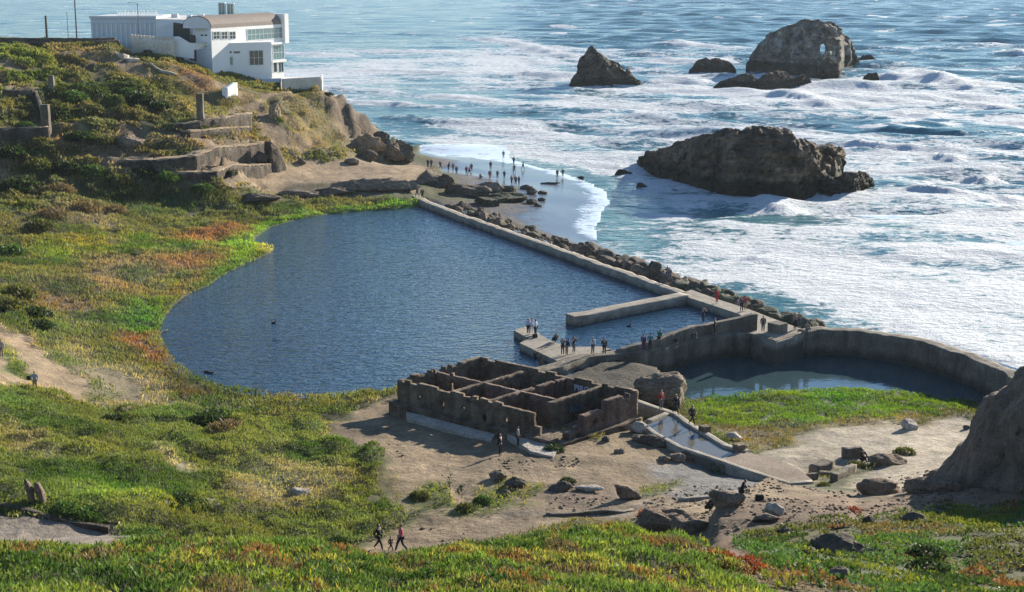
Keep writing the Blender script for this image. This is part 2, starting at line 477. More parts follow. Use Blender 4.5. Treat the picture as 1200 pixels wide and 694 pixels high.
CP_PIX = [  # pixel x, pixel y, height: where the ground of the photograph lies
 # foreground slope: lower edge and crest are given with depth below
 # path at the left, and where it comes out behind the crest
 (0,600,9.6),(0,642,9.4),(60,610,9.0),(60,640,8.9),(130,630,8.2),(-120,590,10.6),(-120,630,10.4),
 (430,650,5.2),(470,640,5.0),(480,600,4.9),(440,560,4.9),(460,540,4.7),(560,605,4.9),(640,600,5.0),(720,600,5.1),(760,582,4.9),
 # slope between path and trail
 (60,590,9.8),(150,606,8.4),(250,590,6.4),(350,580,5.4),(420,600,5.2),(380,560,5.2),(300,560,5.6),(200,560,7.2),(100,570,8.6),(0,560,9.3),
 (0,514,8.0),(100,520,6.8),(200,510,5.6),(250,540,5.7),(300,500,4.3),(360,520,4.5),(400,490,3.9),(430,520,4.5),
 (0,470,7.6),(0,440,7.4),(40,459,6.4),(100,478,4.4),(130,490,5.0),(60,430,5.2),(20,395,5.6),(0,380,5.6),(70,445,4.7),(-120,480,9),(-120,400,8),
 (150,450,3.0),(190,470,3.0),(120,425,3.1),(250,474,2.9),(330,480,2.8),(420,478,3.2),
 # wetland
 (0,330,6.0),(40,350,4.4),(60,380,3.8),(100,390,3.0),(150,350,2.8),(100,310,3.2),(40,310,4.2),(0,290,5.0),(160,400,2.5),(170,430,2.5),(200,445,2.5),(-120,320,8),
 (200,280,2.8),(270,270,2.6),(350,238,2.9),(430,234,2.7),(470,233,2.8),(100,262,4.5),(160,255,3.9),(220,245,3.7),(290,240,3.6),(200,320,2.5),(180,345,2.4),(250,300,2.4),
 # cliff foot and sand flat
 (300,222,3.9),(350,215,4.2),(300,205,5.2),(350,200,4.6),(420,195,4.2),(440,205,4.0),(400,218,4.0),(460,196,3.8),(482,196,3.2),(490,215,2.6),
 (0,240,6.5),(100,235,5.8),(200,228,5.4),
 # beach
 (500,200,1.2),(560,210,1.1),(600,222,1.0),(640,238,.7),(650,265,.6),(610,245,1.1),(540,225,1.6),(550,215,1.3),(560,245,1.4),
 (470,172,.3),(530,184,.3),(600,192,.2),(660,205,.1),(715,235,0),(690,262,.1),(740,302,.1),(830,340,-.2),(900,372,-.3),(980,392,-.6),
 (480,152,-1),(560,165,-1.2),(700,195,-1.5),(800,245,-2),(770,285,-1.5),(900,335,-2),(1000,372,-2),(1100,398,-2),(1195,425,-2),(1250,440,-2),(1195,300,-4),(1000,260,-4),
 (450,150,-1.5),(430,130,-3),
 # pond bed
 (300,340,.6),(400,300,.6),(500,300,.6),(600,330,.6),(450,400,.6),(300,420,.6),(600,400,.6),(750,360,.6),
 # circular pool and its bank
 (900,440,-.6),(1000,438,-.6),(1080,452,-.6),(830,450,-.4),(812,474,.7),(830,497,1.7),(900,470,.8),(900,490,1.4),(1000,470,.8),(1000,486,1.4),(1080,472,.8),(900,515,2.3),
 (1000,504,2.0),(1100,488,1.5),(1100,508,2.3),(1000,530,3.0),(950,548,3.2),(1080,532,3.3),(1140,520,2.9),(1050,560,4.4),(1120,545,4.2),
 (760,430,2.2),(720,440,2.6),(760,500,3.7),(790,520,3.5),(870,545,3.2),(930,562,3.4),(850,556,3.4),(770,540,4.1),(700,540,4.4),(600,548,4.5),(520,520,4.2),(560,525,4.2),(470,490,3.7),(640,560,4.7),
 (840,575,4.6),(880,572,4.8),(930,578,5.4),(800,590,5.6),(830,612,9.0),(900,600,8.2),(960,590,7.0),(1000,580,6.6),(1060,570,5.9),(1000,600,8.8),(1100,570,6.6),(1190,575,8),(1100,590,8.8),(1195,600,10),
 (1000,640,13.2),(1100,640,13.6),(1195,640,14.0),
]
CP_DEP = [  # pixel x, pixel y, depth: the near slope and the cliff edge
 (0,694,34),(100,694,34),(200,694,35),(300,694,36),(400,694,36),(500,694,37),(600,694,38),(700,694,40),(800,694,42),(900,694,44),(1000,694,47),(1100,694,50),(1200,694,52),
 (-150,694,34),(1350,694,54),(-150,640,42),(-300,650,40),
 (0,646,42),(100,642,43),(200,629,45),(300,631,46),(400,646,44),(480,650,45),(540,641,48),(600,636,50),(660,625,53),(700,616,55),(760,614,57),(800,628,57),
 (850,640,60),(900,640,63),(1200,670,62),
 (600,760,26),(200,760,24),(1000,760,32),(600,900,16),(200,900,16),(1000,900,18),(0,760,24),(1200,760,34),
 (375,90,300),(400,117,300),(430,152,298),(452,182,297),(345,99,296),(320,100,294),(290,92,293),(240,78,290),(205,68,288),(325,107,290),(300,121,282),(272,135,273),(345,140,283),(345,168,275),(345,188,271),(380,140,292),(380,170,283),(410,152,296),(410,180,286),(432,170,297),(320,150,276),(325,185,268),(300,150,272),
]
for y_, D_, f_ in ((205,230,6),(175,235,12),(145,242,18),(112,252,24),(82,265,24),(52,283,12)):
    for x_ in (-300, -150, 0, 100, 200) + ((260,) if y_ in (112, 145, 175) else ()): CP_DEP.append((x_, y_, D_ + f_ * max(x_, -150) / 250))
CP_W = [ # hidden ground behind the crest
 (-22,60,15.5),(-12,62,14.0),(-4,66,12.0),(2,68,11.5),(5,74,10.0),(-9,75,9.8),(-20,74,11.5),(-35,60,17),(-30,72,12.4),(0,80,7.6),(6,82,7.8),(10,76,10.0),(-8,84,6.2),
 (-150,340,25),(-100,335,24),(-70,330,21),(-55,325,17),(-150,380,6),(-80,380,2),(-60,350,4),(-45,330,3),(-34,322,-1),(-30,350,-3),(-20,400,-4),(40,420,-5),(100,420,-5),(170,420,-5),(-200,400,5),(-200,340,27),
 (100,200,-3),(140,260,-4),(100,130,-1),(120,100,8),(60,80,12),(80,60,18),(-80,60,20),(-100,100,16),(-120,160,15),(-140,220,18),(60,30,27),(-60,30,28),
]
pts = [atz(*p) for p in CP_PIX] + [aty(*p) for p in CP_DEP] + [np.array(p, float) for p in CP_W]
tps = TPS(pts, 0.002)

UN, VN = 860, 900
U0, U1, D0, D1 = -0.9, 0.9, 13.0, 430.0
uu = np.linspace(U0, U1, UN); vv = np.exp(np.linspace(math.log(D0), math.log(D1), VN))
GY, GU = np.meshgrid(vv, uu, indexing='ij')
GX = GU * GY
H = tps(GX, GY)

def px_poly(lst, z): return np.array([atz(a, b, z) for a, b in lst])

POND = px_poly([(492,242),(470,244),(455,246),(420,248),(380,252),(345,258),(318,266),(300,277),(296,285),(308,288),(323,291),(318,297),(300,305),(282,313),(262,323),(245,335),(222,345),(205,358),(195,370),(189,385),(190,400),(197,415),(207,428),(222,439),(242,447),(262,456),(290,464),(320,468),(355,470),(390,470),(420,468),(445,464),(472,462),(560,462),(640,452),(700,432),(800,400),(893,378),(905,372),(870,362),(800,340),(700,305),(600,269),(520,240),(497,234)], 2.0)
POOL = px_poly([(806,474),(830,468),(850,466),(890,461),(930,458),(970,457),(1010,456),(1050,458),(1080,463),(1110,467),(1140,472),(1160,484),(1190,484),(1215,470),(1215,440),(1150,420),(1040,402),(960,395),(910,410),(880,395),(800,405),(765,425),(775,455)], 0.4)
sdp = poly_sd(POND, GX, GY)
sdq = poly_sd(POOL, GX, GY)
shore_n = fbm2(GX * .5, GY * .5, 3, 5)
H = H - (0.42 + 0.45 * np.exp(-((GU * F + 600 - 455) / 75.0) ** 2)) * sstep(70, 58, GY)
H0 = H.copy()
lake_rim = (sdp > 0) & (sdp < 40) & (GY > 112) & ((GX < -6) | (GY > 172))
H = np.where(lake_rim, np.maximum(H, 2.03 + 0.05 * np.minimum(sdp, 12)), H)
# beach side of the sea wall must be able to fall below the pond level again
SEAW = px_poly([(497,233),(600,267),(700,302),(800,337),(876,364),(930,386),(1000,390),(1050,396),(1100,408),(1150,425),(1185,440),(1200,452)], 2.5)
def side_of(P, X, Y):
    """>0 on the sea side of the wall line, by x offset from the polyline at the same y"""
    o = np.argsort(P[:, 1]); return X - np.interp(Y, P[o, 1], P[o, 0])
sea_side = side_of(SEAW, GX, GY)
seaf = sstep(0.0, 1.5, sea_side) * (GY > 125)
H = H * (1 - seaf) + np.minimum(H0, 2.2) * seaf
BEACH = px_poly([(455,160),(475,168),(530,182),(600,191),(655,202),(705,220),(716,238),(698,262),(693,284),(735,304),(720,318),(600,265),(500,228),(470,200)], 0.0)
sdb = poly_sd(BEACH, GX + 1.5 * fbm2(GX * .12, GY * .1, 4, 91), GY + 5 * fbm2(GX * .10, GY * .08, 4, 92))
H = np.where(sdb < 0, np.maximum(H, 0.06 - 0.045 * sdb), H)
dwall = line_d(SEAW[:8], GX, GY)
berm = (sea_side > 0) & (GY > 140) & (GY < 250)
H = np.where(berm, np.maximum(H, 2.3 * sstep(8.5, 0.8, dwall) - .4), H)
cap = 40 - (np.interp(GU * F + 600, [-400,0,60,100,140,153,205,240,300,325,350,378,396], [45,52,53,54,53,64,69,83,101,105,104,103,112]) + 43) * np.where(GU * F + 600 > 345, 300, 292) / F
capm = sstep(262, 284, GY) * sstep(402, 394, GU * F + 600)
H = np.where(sdp < 0, np.minimum(H, 2.0 - np.clip(-sdp * 0.35, 0, 1.6)), H)
H = np.where((sdq > 0) & (sdq < 14) & (sea_side < 0), np.maximum(H, 0.43 + 0.06 * sdq), H)
H = np.where(sdq < 0, np.minimum(H, 0.4 - np.clip(-sdq * 0.4, 0, 1.2)), H)

def samp(A, x, y):
    x = np.asarray(x, float); y = np.asarray(y, float)
    fu = np.clip((x / y - U0) / (U1 - U0) * (UN - 1), 0, UN - 1.001)
    fv = np.clip(np.log(np.maximum(y, D0) / D0) / math.log(D1 / D0) * (VN - 1), 0, VN - 1.001)
    i = fv.astype(int); j = fu.astype(int); a = fv - i; b = fu - j
    return (A[i, j] * (1 - a) + A[i + 1, j] * a) * (1 - b) + (A[i, j + 1] * (1 - a) + A[i + 1, j + 1] * a) * b
_T = np.exp(np.linspace(math.log(D0), math.log(D1), 3000))
def hit(px, py, A=None, lift=0.0):
    """first point where the sight line of a photograph pixel meets the ground"""
    A = H if A is None else A
    d = ray(px, py); d = d / d[1]
    x = d[0] * _T; z = CAMZ + d[2] * _T
    g = samp(A, x, _T) + lift
    k = np.argmax(z <= g)
    if z[k] > g[k]: k = len(_T) - 1
    return np.array([x[k], _T[k], g[k]])
def hit_poly(lst, A=None): return np.array([hit(a, b, A) for a, b in lst])
def gz(x, y): return float(samp(H, np.array([x]), np.array([y]))[0])
HS = H.copy()          # smooth ground, used to lay out the regions

# ------------------------------------------------------------------ ground cover regions (world outlines)
C_OLIVE = (0.085, 0.095, 0.030); C_GRASS = (0.062, 0.115, 0.022); C_BRIGHT = (0.12, 0.21, 0.028); C_DRY = (0.17, 0.135, 0.075)
C_BROWN = (0.13, 0.10, 0.06); C_RED = (0.17, 0.08, 0.045); C_DIRT = (0.255, 0.188, 0.115); C_SAND = (0.33, 0.24, 0.148); C_GRAVEL = (0.19, 0.18, 0.168)
C_CLIFF = (0.27, 0.20, 0.125); C_WET = (0.105, 0.096, 0.094); C_PALE = (0.34, 0.285, 0.21); C_YELLOW = (0.28, 0.25, 0.03); C_DARKG = (0.035, 0.06, 0.018)
# outline, colour, feather (m), vegetation amount
REG = [
 ([(-200,840),(-200,645),(0,640),(200,626),(300,628),(400,645),(480,650),(600,634),(700,612),(770,612),(830,650),(900,700),(1000,840)], C_OLIVE, 1.0, 1.0),
 ([(-60,250),(100,235),(200,225),(250,205),(300,200),(330,165),(340,120),(250,80),(200,60),(100,46),(-60,44)], (0.105,0.10,0.042), 3.0, 0.78),
 ([(-60,90),(-60,44),(20,46),(62,60),(75,100),(60,112),(0,112)], (0.12,0.14,0.035), 1.5, 0.9),
 ([(180,62),(260,80),(330,100),(320,110),(250,140),(190,130),(150,85)], (0.15,0.135,0.052), 2.5, 0.5),
 ([(205,70),(250,85),(262,105),(235,115),(200,90)], (0.20,0.12,0.07), 2.5, 0.4),
 ([(325,112),(335,100),(352,115),(330,130),(318,150),(330,165),(322,178),(306,160),(308,135)], C_CLIFF, 1.2, 0.15),
 ([(345,108),(370,120),(400,150),(430,175),(430,190),(380,178),(345,190),(335,180),(345,140)], (0.21,0.165,0.075), 2.0, 0.28),
 ([(380,90),(400,100),(440,150),(460,185),(445,190),(410,165),(390,140),(372,120)], C_CLIFF, 2.0, 0.1),
 ([(395,100),(405,105),(438,140),(436,150),(420,140),(398,118)], (0.14,0.115,0.09), 1.5, 0.0),
 ([(200,210),(230,165),(290,160),(320,180),(330,200),(290,215),(240,215)], (0.20,0.145,0.09), 2.0, 0.3),
 ([(280,205),(330,195),(345,188),(385,190),(440,190),(490,193),(505,200),(480,215),(490,228),(440,226),(400,215),(340,222),(280,228),(250,215)], C_SAND, 1.0, 0.0),
 ([(290,232),(340,221),(400,217),(460,222),(490,228),(440,231),(380,232),(320,238)], (0.22,0.18,0.115), 0.8, 0.3),
 ([(346,98),(352,104),(330,110),(305,124),(276,138),(242,146),(240,141),(270,132),(300,118),(326,104)], C_SAND, 0.5, 0.0),
 # wetland
 ([(20,320),(100,250),(280,230),(480,232),(490,246),(340,262),(300,280),(330,292),(200,360),(180,400),(220,446),(320,472),(440,466),(380,500),(280,500),(200,490),(90,440),(60,400),(0,380),(0,330)], (0.095,0.10,0.034), 4.0, 0.9),
 ([(470,233),(492,238),(490,246),(455,247),(430,247)], C_BRIGHT, 0.8, 0.7),
 ([(40,310),(50,282),(130,272),(160,290),(100,312)], C_GRASS, 3, 0.9),
 ([(60,300),(140,285),(250,295),(320,288),(315,272),(350,258),(430,246),(380,248),(300,262),(278,282),(180,292)], C_BRIGHT, 2.5, 0.9),
 ([(200,330),(290,285),(325,291),(300,306),(262,322),(230,340),(200,350)], C_BRIGHT, 2.0, 0.9),
 ([(250,288),(270,300),(240,330),(215,350),(190,352),(215,320),(180,330),(170,310)], (0.15,0.09,0.05), 2.5, 0.7),
 ([(170,285),(240,270),(290,262),(285,270),(260,284),(215,288)], C_RED, 2.0, 0.8),
 ([(100,300),(180,305),(170,330),(130,345),(90,330)], (0.17,0.13,0.085), 4.0, 0.8),
 ([(30,325),(70,330),(120,365),(90,385),(40,350)], (0.16,0.115,0.065), 3.0, 0.7),
 ([(60,240),(130,242),(140,270),(90,275),(40,260)], (0.17,0.145,0.10), 3.0, 0.7),
 ([(150,350),(200,350),(190,385),(192,410),(165,420),(140,390)], C_GRASS, 2.5, 0.9),
 ([(140,395),(180,395),(190,425),(160,420)], (0.19,0.085,0.045), 2.0, 0.7),
 ([(190,435),(250,455),(260,470),(210,462),(185,445)], (0.16,0.09,0.05), 2.0, 0.7),
 ([(65,278),(95,262),(150,278),(230,283),(160,296),(85,300)], (0.16,0.16,0.03), 3.0, 0.7),
 ([(305,286),(322,289),(322,295),(310,297)], C_YELLOW, 0.8, 0.4),
 ([(80,405),(120,428),(165,432),(200,462),(215,484),(140,480),(110,470),(90,450)], (0.25,0.19,0.11), 2.0, 0.3),
 # trail on the left bank
 ([(-30,375),(10,385),(40,400),(80,430),(105,462),(108,474),(70,468),(48,462),(0,450),(-30,445)], C_SAND, 0.8, 0.12),
 ([(0,395),(22,410),(26,445),(0,440)], (0.12,0.14,0.035), 0.8, 0.7),
 # slopes left of the path
 ([(-60,470),(0,450),(60,462),(110,478),(210,486),(300,492),(420,500),(450,540),(440,570),(475,610),(460,625),(400,645),(150,640),(0,600),(-60,590)], (0.088,0.105,0.030), 1.5, 1.0),
 ([(-80,581),(0,597),(60,611),(130,627),(150,632),(120,646),(60,650),(-80,650)], (0.25,0.21,0.17), 0.25, 0.0),
 ([(0,495),(50,520),(60,545),(0,530)], (0.17,0.155,0.09), 1.5, 0.7),
 ([(260,560),(310,535),(380,550),(400,570),(350,600),(290,600)], (0.19,0.155,0.085), 2.0, 0.5),
 ([(100,560),(200,570),(230,600),(150,605),(90,585)], (0.11,0.15,0.03), 2.0, 0.9),
 ([(180,520),(205,540),(240,555),(215,560),(185,540)], (0.23,0.20,0.12), 0.8, 0.5),
 # dirt ground round the ruin
 ([(400,515),(385,508),(430,490),(455,474),(475,470),(500,480),(700,520),(755,500),(770,510),(850,560),(940,570),(990,575),(1050,560),(1090,540),(1130,540),(1140,560),(1000,590),(950,600),(890,620),(830,625),(760,612),(700,606),(600,630),(520,645),(470,652),(400,652),(440,640),(480,620),(475,590),(450,560),(455,535)], C_DIRT, 0.8, 0.0),
 ([(760,548),(800,540),(880,560),(930,570),(870,578),(810,585),(770,575)], C_GRAVEL, 1.0, 0.0),
 ([(560,615),(640,602),(760,600),(760,585),(740,596),(600,604)], (0.31,0.25,0.185), 0.5, 0.0),
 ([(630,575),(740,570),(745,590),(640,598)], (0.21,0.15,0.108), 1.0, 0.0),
 ([(478,580),(495,568),(520,572),(535,590),(590,600),(580,606),(530,598),(485,590)], (0.12,0.14,0.035), 0.6, 0.8),
 ([(560,570),(600,566),(640,575),(640,582),(600,585),(625,592),(580,596),(560,585)], (0.12,0.15,0.035), 0.6, 0.8),
 ([(740,568),(780,562),(795,572),(765,584),(745,580)], (0.11,0.13,0.04), 0.6, 0.8),
 ([(390,500),(470,460),(472,476),(440,486),(410,512)], C_DIRT, 0.6, 0.0),
 # pool bank
 ([(806,474),(850,464),(970,454),(1050,456),(1110,468),(1125,478),(1080,490),(950,500),(870,520),(830,500)], (0.115,0.19,0.024), 0.6, 1.0),
 ([(830,500),(950,497),(1080,487),(1130,485),(1120,497),(1000,505),(900,520),(880,530),(850,515)], (0.15,0.125,0.055), 0.8, 0.5),
 ([(890,535),(960,505),(1080,497),(1140,490),(1145,515),(1080,530),(1000,545),(950,565),(930,562)], C_PALE, 0.8, 0.0),
 ([(1000,560),(1140,505),(1150,530),(1080,575),(1000,585)], (0.36,0.30,0.22), 0.8, 0.0),
 ([(640,440),(664,428),(720,414),(790,406),(800,430),(775,462),(742,466),(700,450)], (0.095,0.08,0.055), 0.6, 0.05),
 # right foreground
 ([(780,640),(830,612),(900,600),(1000,590),(1060,575),(1150,560),(1210,560),(1210,600),(1050,605),(1010,625),(900,625),(860,640),(900,690),(860,690)], (0.205,0.14,0.088), 1.5, 0.1),
 ([(880,640),(950,630),(1020,615),(1100,600),(1210,595),(1210,700),(930,700)], (0.10,0.115,0.034), 2.0, 0.85),
 ([(830,640),(900,650),(960,690),(900,700),(830,680)], (0.19,0.115,0.065), 1.5, 0.5),
 ([(940,645),(1010,630),(1060,640),(1000,690),(940,680)], (0.085,0.15,0.05), 1.2, 0.9),
 ([(1080,640),(1120,635),(1130,680),(1090,690)], (0.14,0.16,0.025), 1.2, 0.9),
]
CR = np.zeros(H.shape + (3,)); CR[:] = (0.10, 0.105, 0.036)
VEG = np.full(H.shape, 0.8)
jx = GX + 1.6 * fbm2(GX * .35, GY * .35, 4, 21); jy = GY + 3.0 * fbm2(GX * .35, GY * .35, 4, 33)
REGW = []
for pl, c, fe, vg in REG:
    W = hit_poly(pl, HS); REGW.append(W)
    m = 1 - sstep(-fe, fe, poly_sd(W, jx, jy))
    CR = CR * (1 - m[..., None]) + np.array(c) * m[..., None]
    VEG = VEG * (1 - m) + vg * m
hl = sstep(6, 9, H) * sstep(200, 225, GY) * sstep(-20, -40, GX)
bare = hl * sstep(.10, .32, fbm2(GX * .10, GY * .16, 4, 191)) * .85
CR = CR * (1 - bare[..., None]) + np.array((0.235, 0.165, 0.10)) * bare[..., None]; VEG *= 1 - .8 * bare
# beach
bm = sstep(1.9, 1.5, H) * (sea_side > -1) * (GY > 118)
bm = np.maximum(bm, sstep(2.2, 1.2, H) * (sdp > 3) * (GY > 180) * (sea_side > -6))
WETM = bm.copy()
CR = CR * (1 - bm[..., None]) + np.array(C_WET) * bm[..., None]
VEG *= 1 - bm
# small scale colour change of the ground itself
n1 = fbm2(GX * .12, GY * .12, 4, 51); n2 = fbm2(GX * .5, GY * .4, 4, 61); n3 = fbm2(GX * 1.7, GY * 1.3, 3, 71)
CR *= (1 + 0.30 * n1 * VEG + 0.22 * n2 + 0.22 * n3)[..., None]
warm = (fbm2(GX * .2 + 40, GY * .16, 4, 81) * VEG)[..., None]
dm = (1 - VEG) * (1 - bm)
CR *= (1 + dm * (.50 * fbm2(GX * .16, GY * .13, 5, 211) + .30 * fbm2(GX * .8, GY * .5, 4, 221)))[..., None]
CR *= 1 + warm * np.array([0.45, 0.0, -0.15])
CR = np.clip(CR, 0.01, 0.9)
RIP = berm * sstep(8.5, 6.0, dwall)
CR = CR * (1 - RIP[..., None]) + np.array((0.10, 0.085, 0.065)) * RIP[..., None]
VEG *= 1 - RIP
WETM *= 1 - RIP
LEAFC = CR.copy()
soil_shade = (sstep(.55, .95, VEG) * 0.45)[..., None]  # dark soil under dense plants, darkened also for the shade between them
CR = CR * (1 - soil_shade) + np.array((0.055, 0.046, 0.026)) * soil_shade

# relief
rockm = np.zeros(H.shape)
for k in (5, 7, 8, 9): rockm = np.maximum(rockm, 1 - sstep(-1.5, 1.5, poly_sd(REGW[k], jx, jy)))
CR *= (1 - rockm * (1 - (.85 + .5 * ridge2(GX * 1.1, GY * .22, 4, 137))))[..., None]
CR = np.clip(CR, .01, .9)
slope = np.hypot(*[g for g in (np.gradient(H, axis=0) / np.gradient(GY, axis=0), np.gradient(H, axis=1) / np.gradient(GX, axis=1))])
sm = sstep(0.35, 0.9, slope)
edge = np.minimum(1, np.maximum(np.abs(np.minimum(sdp, sdq)) / 4.0, 0.0))
hillm = sstep(5, 8, H) * sstep(200, 225, GY)
far = sstep(110, 200, GY)
rel = VEG * (0.12 + 0.25 * sstep(60, 85, GY) + 0.5 * far) * (0.55 * fbm2(GX * .35, GY * .3, 4, 101) + 0.45 * ridge2(GX * .13, GY * .12, 4, 111))
rel += hillm * (0.75 * ridge2(GX * .16 + GY * .05, GY * .2, 5, 121) - 0.4) + hillm * .32 * np.sin(2 * np.pi * H / 2.3 + 2.5 * fbm2(GX * .06, GY * .06, 3, 127)) + hillm * .35 * ridge2(GX * .45, GY * .4, 4, 129)
rel += rockm * (1.0 * ridge2(GX * .30 + .1 * GY, GY * .10, 5, 131) - .5 + 0.6 * ridge2(GX * .9, GY * .35, 4, 135))
rel += (1 - VEG) * (0.16 * fbm2(GX * .6, GY * .5, 5, 141) + .10 * ridge2(GX * .35, GY * .3, 3, 145)) * (1 - bm)
terr = 1 - sstep(-2, 3, poly_sd(hit_poly([(190,138),(240,132),(300,130),(325,160),(340,205),(190,215)], HS), GX, GY))
rel *= 1 - .85 * terr
H = H + rel * edge * (1 - 0.9 * bm)
H = np.where(lake_rim & (sdp < 14) & (sea_side < 0), np.maximum(H, 2.03), H)

HOL = px_poly([(640,446),(660,432),(720,417),(800,404),(815,440),(775,464),(742,468),(700,454)], 2.5)
hm = 1 - sstep(-1.0, 0.2, poly_sd(HOL, GX, GY))
H = H * (1 - hm) + np.minimum(H, 2.4 + .15 * fbm2(GX * .7, GY * .7, 3, 143)) * hm
CR = CR * (1 - hm[..., None]) + np.array((0.06, 0.052, 0.036)) * hm[..., None]; VEG *= 1 - hm
BKL = hit_poly([(832,617),(846,607),(864,597),(882,585),(897,577)], HS); BKP = hit_poly([(832,617),(846,607),(864,597),(882,585),(897,577),(925,582),(1000,590),(1010,640),(860,650)], HS)
H = H + 1.25 * (1 - sstep(-.5, .35, poly_sd(BKP, GX + .4 * n2, GY + .8 * n2))) * np.exp(-line_d(BKL, GX, GY) / 7.0)
TERR = [([(206,156),(235,155),(265,153),(296,151)], 5), ([(222,163),(250,163),(296,159)], 7), ([(140,196),(180,200),(230,197),(280,191),(320,188)], 6), ([(190,210),(228,214),(255,211),(290,207),(318,203)], 3)]
for bl, dp in TERR:
    Pt = hit_poly(bl, HS); yl = np.interp(GX, Pt[:, 0], Pt[:, 1]); zl = np.interp(GX, Pt[:, 0], Pt[:, 2])
    H = np.where((GX > Pt[0, 0]) & (GX < Pt[-1, 0]) & (GY < yl + .8) & (GY > yl - dp), np.minimum(H, zl + .12 + .25 * fbm2(GX * .6, GY * .6, 3, 141)), H)
H = H * (1 - capm) + np.minimum(H, cap) * capm
idx = np.arange(UN * VN).reshape(VN, UN)
quads = np.stack([idx[:-1, :-1], idx[:-1, 1:], idx[1:, 1:], idx[1:, :-1]], -1).reshape(-1, 4)

def ground_material():
    m, t, b = new_mat('ground')
    a = N(t, 'ShaderNodeVertexColor'); a.layer_name = 'Col'
    wv = N(t, 'ShaderNodeAttribute'); wv.attribute_name = 'wet'
    f = tex(t, 2.6, 6, 0.7); g = tex(t, 0.45, 5, 0.6)
    c = mixc(t, 0.8, a.outputs[0], ramp(t, f, [(0.28, (0.5, 0.5, 0.5)), (0.5, (0.95, 0.95, 0.95)), (0.75, (1.35, 1.33, 1.28))]), 'MULTIPLY')
    c = mixc(t, 0.6, c, ramp(t, g, [(0.3, (0.7, 0.68, 0.64)), (0.7, (1.18, 1.18, 1.16))]), 'MULTIPLY')
    ws = N(t, 'ShaderNodeAttribute'); ws.attribute_name = 'wash'
    fo = math_(t, 'ADD', math_(t, 'MULTIPLY', tex(t, 0.35, 6, 0.7, stretch=(.8, 1, 1), dist=1.2), 1.5), math_(t, 'MULTIPLY', ws.outputs['Fac'], .85))
    c = mixc(t, math_(t, 'MULTIPLY', math_(t, 'SUBTRACT', fo, 1.30), 4.0, True), c, (.70, .73, .75))
    t.links.new(c, b.inputs['Base Color'])
    rr = N(t, 'ShaderNodeMapRange'); t.links.new(wv.outputs['Fac'], rr.inputs[0]); rr.inputs[3].default_value = 0.92; rr.inputs[4].default_value = 0.24; b.inputs['Specular IOR Level'].default_value = 0.3
    t.links.new(rr.outputs[0], b.inputs['Roughness'])
    h = tex(t, 1.6, 8, 0.7)
    hb = math_(t, 'MULTIPLY', h, math_(t, 'SUBTRACT', 1.02, wv.outputs['Fac']))
    bump(t, b, hb, 0.9, 0.35)
    return m
M['ground'] = ground_material()
wet = WETM * sstep(1.5, 0.75, H + 0.25 * n2)
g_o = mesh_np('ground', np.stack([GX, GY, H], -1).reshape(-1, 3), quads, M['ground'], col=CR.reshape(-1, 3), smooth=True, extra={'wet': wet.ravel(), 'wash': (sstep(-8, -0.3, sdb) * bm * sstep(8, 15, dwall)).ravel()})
tag(g_o, kind='structure')
# land beyond the sides and behind the camera
mb = MB(); mb.add([(-260, -200, 24), (260, -200, 22), (260, 13.5, 20), (11.5, 13.5, 30), (-11.5, 13.5, 30), (-260, 13.5, 22)], [(0, 1, 2, 3, 4, 5)])
o = mb.build('ground', plain('hilltop_ground', (0.09, 0.1, 0.035), 0.95)); tag(o, kind='structure')

# ================================================================== water
def water_mat(name, base, rough, sc1, st1, sc2=None, stretch=(1, 1, 1), dist=0.2, spec=0.5):
    m, t, b = new_mat(name)
    g = tex(t, 0.03, 3)
    t.links.new(ramp(t, g, [(0.3, tuple(x * .8 for x in base)), (0.7, tuple(x * 1.2 for x in base))]), b.inputs['Base Color'])
    b.inputs['Roughness'].default_value = rough; b.inputs['IOR'].default_value = 1.33
    b.inputs['Specular IOR Level'].default_value = spec
    h = tex(t, sc1, 3, 0.55, stretch=stretch, dist=0.4)
    if sc2:
        h = math_(t, 'ADD', h, math_(t, 'MULTIPLY', tex(t, sc2, 2, 0.5, stretch=stretch), 0.6))
    bump(t, b, h, st1, dist)
    return m
M['pond'] = water_mat('pond_water', (0.012, 0.042, 0.078), 0.08, 1.1, 0.55, 2.6, (0.55, 1.0, 1), 0.35)
M['pool'] = water_mat('pool_water', (0.04, 0.07, 0.075), 0.06, 0.7, 0.12, 2.0, (0.6, 1.0, 1), 0.12)
def flat_poly(name, P, z, mat):
    mb = MB(); P = [(p[0], p[1], z) for p in P]
    a = sum(P[i][0] * P[(i + 1) % len(P)][1] - P[(i + 1) % len(P)][0] * P[i][1] for i in range(len(P)))
    if a < 0: P = P[::-1]
    mb.add(P, [tuple(range(len(P)))]); return mb.build(name, mat)
def grow(P, d):
    P = np.asarray(P)[:, :2]; n = len(P); out = []
    a = sum(P[i][0] * P[(i + 1) % n][1] - P[(i + 1) % n][0] * P[i][1] for i in range(n)); s = 1 if a > 0 else -1
    for i in range(n):
        e = P[(i + 1) % n] - P[i - 1]; nn = np.array([e[1], -e[0]]) * s; out.append(P[i] + nn / (np.linalg.norm(nn) + 1e-9) * d)
    return out
tag(flat_poly('pond_water', grow(POND, 0.35), 2.0, M['pond']), kind='structure')
tag(flat_poly('pool_water', grow(POOL, 0.3), 0.4, M['pool']), kind='structure')

